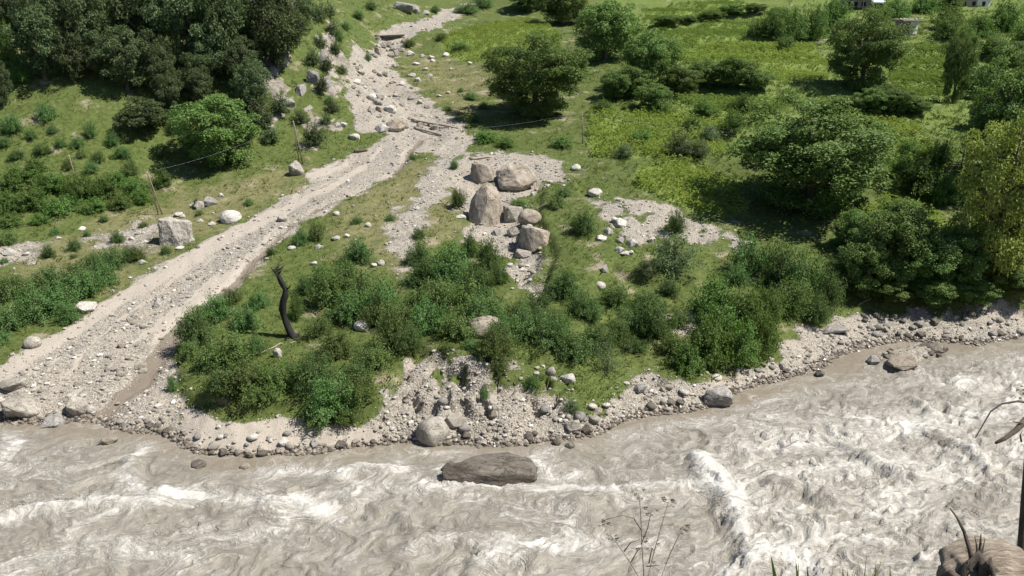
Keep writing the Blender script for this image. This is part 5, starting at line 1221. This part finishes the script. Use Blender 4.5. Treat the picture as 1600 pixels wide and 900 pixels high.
# tall dry herb with seed heads
b0 = cpt(1008, 935, 4.6); zb = float(bank_h(b0.x, b0.y)); base = Vector((b0.x, b0.y, zb - 0.05))
root = thing('dry_herb', base, 'thin dry herb with dark seed heads in front of the river', 'plant')
stems = [[(1008, 930), (1003, 850), (1001, 800), (998, 770)], [(1008, 920), (1020, 870), (1034, 820), (1044, 785)], [(1006, 915), (985, 880), (965, 850), (955, 838)], [(1032, 905), (1045, 870), (1058, 842), (1066, 828)], [(1002, 850), (1012, 825), (1018, 798)],
         [(1003, 830), (990, 810), (972, 805), (946, 812)], [(1010, 885), (1022, 884), (1030, 883)], [(985, 880), (995, 862), (1002, 855)], [(1014, 880), (1018, 860), (1020, 856)], [(975, 862), (985, 848), (1000, 843)]]
for st in stems:
    pts = [rel(a, b, 4.6 - 0.02 * i) for i, (a, b) in enumerate(st)]
    if st[0][1] > 900: pts = [Vector((rs.uniform(-.02, .02), 0, 0))] + pts
    link('stem', Geo().tube(pts, [0.0033 * (1 - 0.6 * i / len(pts)) for i in range(len(pts))], 5).mesh('stem', M['stem']), root)
hm = leaf_mesh('seed_head', 77, 4, 24, 0.35, M['seed'])
for st in stems:
    a, b = st[-1]
    for q in range(5 if st[0][1] > 900 or b < 815 else 2):
        link('seed_head', hm, root, rel(a + rs.uniform(-10, 10), b + rs.uniform(-4, 12), 4.55), scale=[rs.uniform(0.009, 0.02)] * 3)
# grass on the lip of the near bank
n_ = 340; px = rng.uniform(1270, 1465, n_); Xg = []; Yg = []; Hg = []
for p in px:
    c = cpt(p, 915 + rng.uniform(-4, 30), rng.uniform(3.0, 3.5)); Xg.append(c.x); Yg.append(c.y); Hg.append(max(0.15, c.z - float(bank_h(c.x, c.y)) + rng.uniform(0.02, 0.16)))
o = link('bank_grass', blades('bank_grass', np.array(Xg), np.array(Yg), np.array(Hg), 1, M['corn'], 0.05, 0.0012, 0.22, bank_h)); tag(o, 'tall grass blades on the lip of the near bank', 'grass', kind='stuff')
# rough grass cover of the near bank
n_ = 5000; Xg = rng.uniform(-14, 14, n_); Yg = rng.uniform(-3, 12, n_); k = (np.hypot(Xg, Yg) > 0.9)
o = link('near_bank_grass', blades('near_bank_grass', Xg[k], Yg[k], rng.uniform(0.08, 0.25, k.sum()), 4, M['grass'], 0.08, 0.002, 0.8, bank_h)); tag(o, 'short grass covering the near bank', 'grass', kind='stuff')

# ------------------------------------------------------------------ spray thrown up by the breaking waves
sv = []
for path, cnt, rise in (([(1098, 728), (1125, 765), (1150, 825)], 2600, 0.55), ([(1150, 880), (1230, 872), (1290, 898)], 1500, 0.45), ([(745, 888), (790, 868), (840, 880)], 600, 0.3), ([(1470, 690), (1520, 715)], 500, 0.3), ([(0, 800), (140, 788), (240, 790)], 700, 0.2), ([(840, 720), (850, 740), (880, 755)], 500, 0.25)):
    for i in range(cnt):
        x, y = along(path, rng.random()); q = at_z(x, y, 0.0)
        sv.append((q[0] + rng.normal(0, 0.55), q[1] + rng.normal(0, 0.5), 0.25 + abs(rng.normal(0, rise))))
sv = np.array(sv); OV = np.array([(1, 0, 0), (-1, 0, 0), (0, 1, 0), (0, -1, 0), (0, 0, 1), (0, 0, -1)], float); OF = np.array([(0, 2, 4), (2, 1, 4), (1, 3, 4), (3, 0, 4), (2, 0, 5), (1, 2, 5), (3, 1, 5), (0, 3, 5)])
V = sv[:, None, :] + OV[None] * (0.006 + 0.022 * rng.random(len(sv)) ** 2)[:, None, None]
M['spray'] = mat_simple('spray_water', (0.55, 0.54, 0.51), (0.7, 0.69, 0.66), 3, 0.5)
o = link('spray', mesh_np('spray', V.reshape(-1, 3), (OF[None] + (np.arange(len(sv)) * 6)[:, None, None]).reshape(-1, 3), M['spray'])); tag(o, 'white spray drops above the breaking waves', 'spray', kind='stuff')

# ------------------------------------------------------------------ labels: tell members of a group apart by the landmark they stand closest to
LM = [((457, 527), 'black dead trunk'), ((565, 515), 'smooth pale boulder in grass'), ((760, 522), 'broad rounded terrace boulder'), ((758, 352), 'tall pointed boulder'), ((676, 692), 'large round waterside boulder'),
      ((273, 385), 'streaked blocky boulder'), ((131, 490), 'white rock beside the track'), ((610, 60), 'wooden footbridge'), ((680, 203), 'fallen logs'), ((911, 224), 'lone utility pole'),
      ((248, 336), 'double terrace pole'), ((122, 292), 'thin utility pole'), ((468, 256), 'pole under the cliff'), ((1122, 638), 'grey waterside boulder'), ((1303, 520), 'flat mossy slab'),
      ((1255, 372), 'huge broad tree'), ((1488, 166), 'columnar tree'), ((1424, 60), 'flat-roofed hut'), ((1343, 16), 'blue-roofed farmhouse'), ((1525, 14), 'long stone house'), ((838, 205), 'dome-shaped tree'),
      ((945, 106), 'round dark tree'), ((345, 285), 'round tree below the forest'), ((118, 655), 'side stream mouth'), ((358, 350), 'smooth whitish boulder'), ((1050, 445), 'light shrub on the knoll'), ((1345, 150), 'tall tree by the hut'),
      ((438, 150), 'tall cliff tree'), ((230, 232), 'low spreading tree'), ((530, 690), 'sandy beach tip'), ((1580, 470), 'yellowish-green tree')]
LMP = [(G(*p)[0], n_) for p, n_ in LM]
SHORT = {'forest trees on the steep slope': 'dark forest tree', 'bright bushes in the forest': 'bright bush among forest trees', 'small shrubs on the grassy slope': 'small dark slope shrub', 'shrubs under the cliff': 'dark cliff shrub',
  'bushes at the slope foot': 'lush bush at the slope foot', 'thicket along the sandy track': 'leafy thicket shrub along the sandy track', 'single shrubs on the terrace': 'lone small shrub on the terrace', 'thicket by the dead trunk': 'thicket shrub by the gravel channel',
  'shrubs over the sandy beach': 'dense shrub over the sandy beach', 'thicket in the middle of the fan': 'dense mid-fan thicket shrub', 'shrubs along the terrace edge': 'shrub above the eroded bank', 'shrubs between gully and river': 'shrub on the low gully terrace',
  'riverside clump': 'tall fresh green riverside shrub', 'shrubs by the shaded bank': 'shrub by the shaded bank', 'small shrubs on the cobble bank': 'small shrub on the cobble bank', 'single shrubs on the fan': 'lone shrub in dry grass',
  'dark bushes by the shaded shore': 'large dark bush by the shaded shore', 'hedge between terraces': 'dark hedge bush between terraces', 'bushes by the upper terraces': 'green bush bordering upper terraces', 'grey bushes in the maize': 'greyish bush beside the maize',
  'bushes in the shaded hollow': 'bush in the shaded hollow', 'bushes below the wires': 'pale bush below the wires', 'bushes around the huts': 'green bush around the huts', 'trees of the wooded edge': 'tree of the wooded edge',
  'bushes among the maize': 'bush among the maize', 'upper hedge line': 'low dark hedge bush', 'shrubs of the upper channel': 'low shrub by the upper channel', 'white rocks on the knoll': 'white rock on the grassy knoll', 'white rocks by the upper stream': 'white rock by the upper stream',
  'crags on the cliff': 'weathered crag on the cliff', 'stones in the gravel channel': 'pale stone in the gravel channel', 'white stones on the grassy fan': 'white stone on the grassy fan', 'stones on the grassy terrace': 'whitish stone on the grassy terrace'}
RANK = ['closest', 'second closest', 'third closest', 'fourth closest', 'fifth closest', 'sixth closest', 'seventh closest']
members = {}
for o in COL.objects:
    if o.parent is None and o.get('group') in SHORT: members.setdefault(o['group'], []).append(o)
for gname, objs in members.items():
    by = {}
    for o in objs:
        d = [((o.location - p).length, n_) for p, n_ in LMP if n_ not in SHORT[gname]]
        dd, n_ = min(d); by.setdefault(n_, []).append((dd, o))
    for n_, lst in by.items():
        lst.sort(key=lambda q: q[0])
        for i, (dd, o) in enumerate(lst):
            o['label'] = SHORT[gname] + ', ' + (RANK[i] + ' to the ' + n_ if i < len(RANK) else 'well away from the ' + n_)
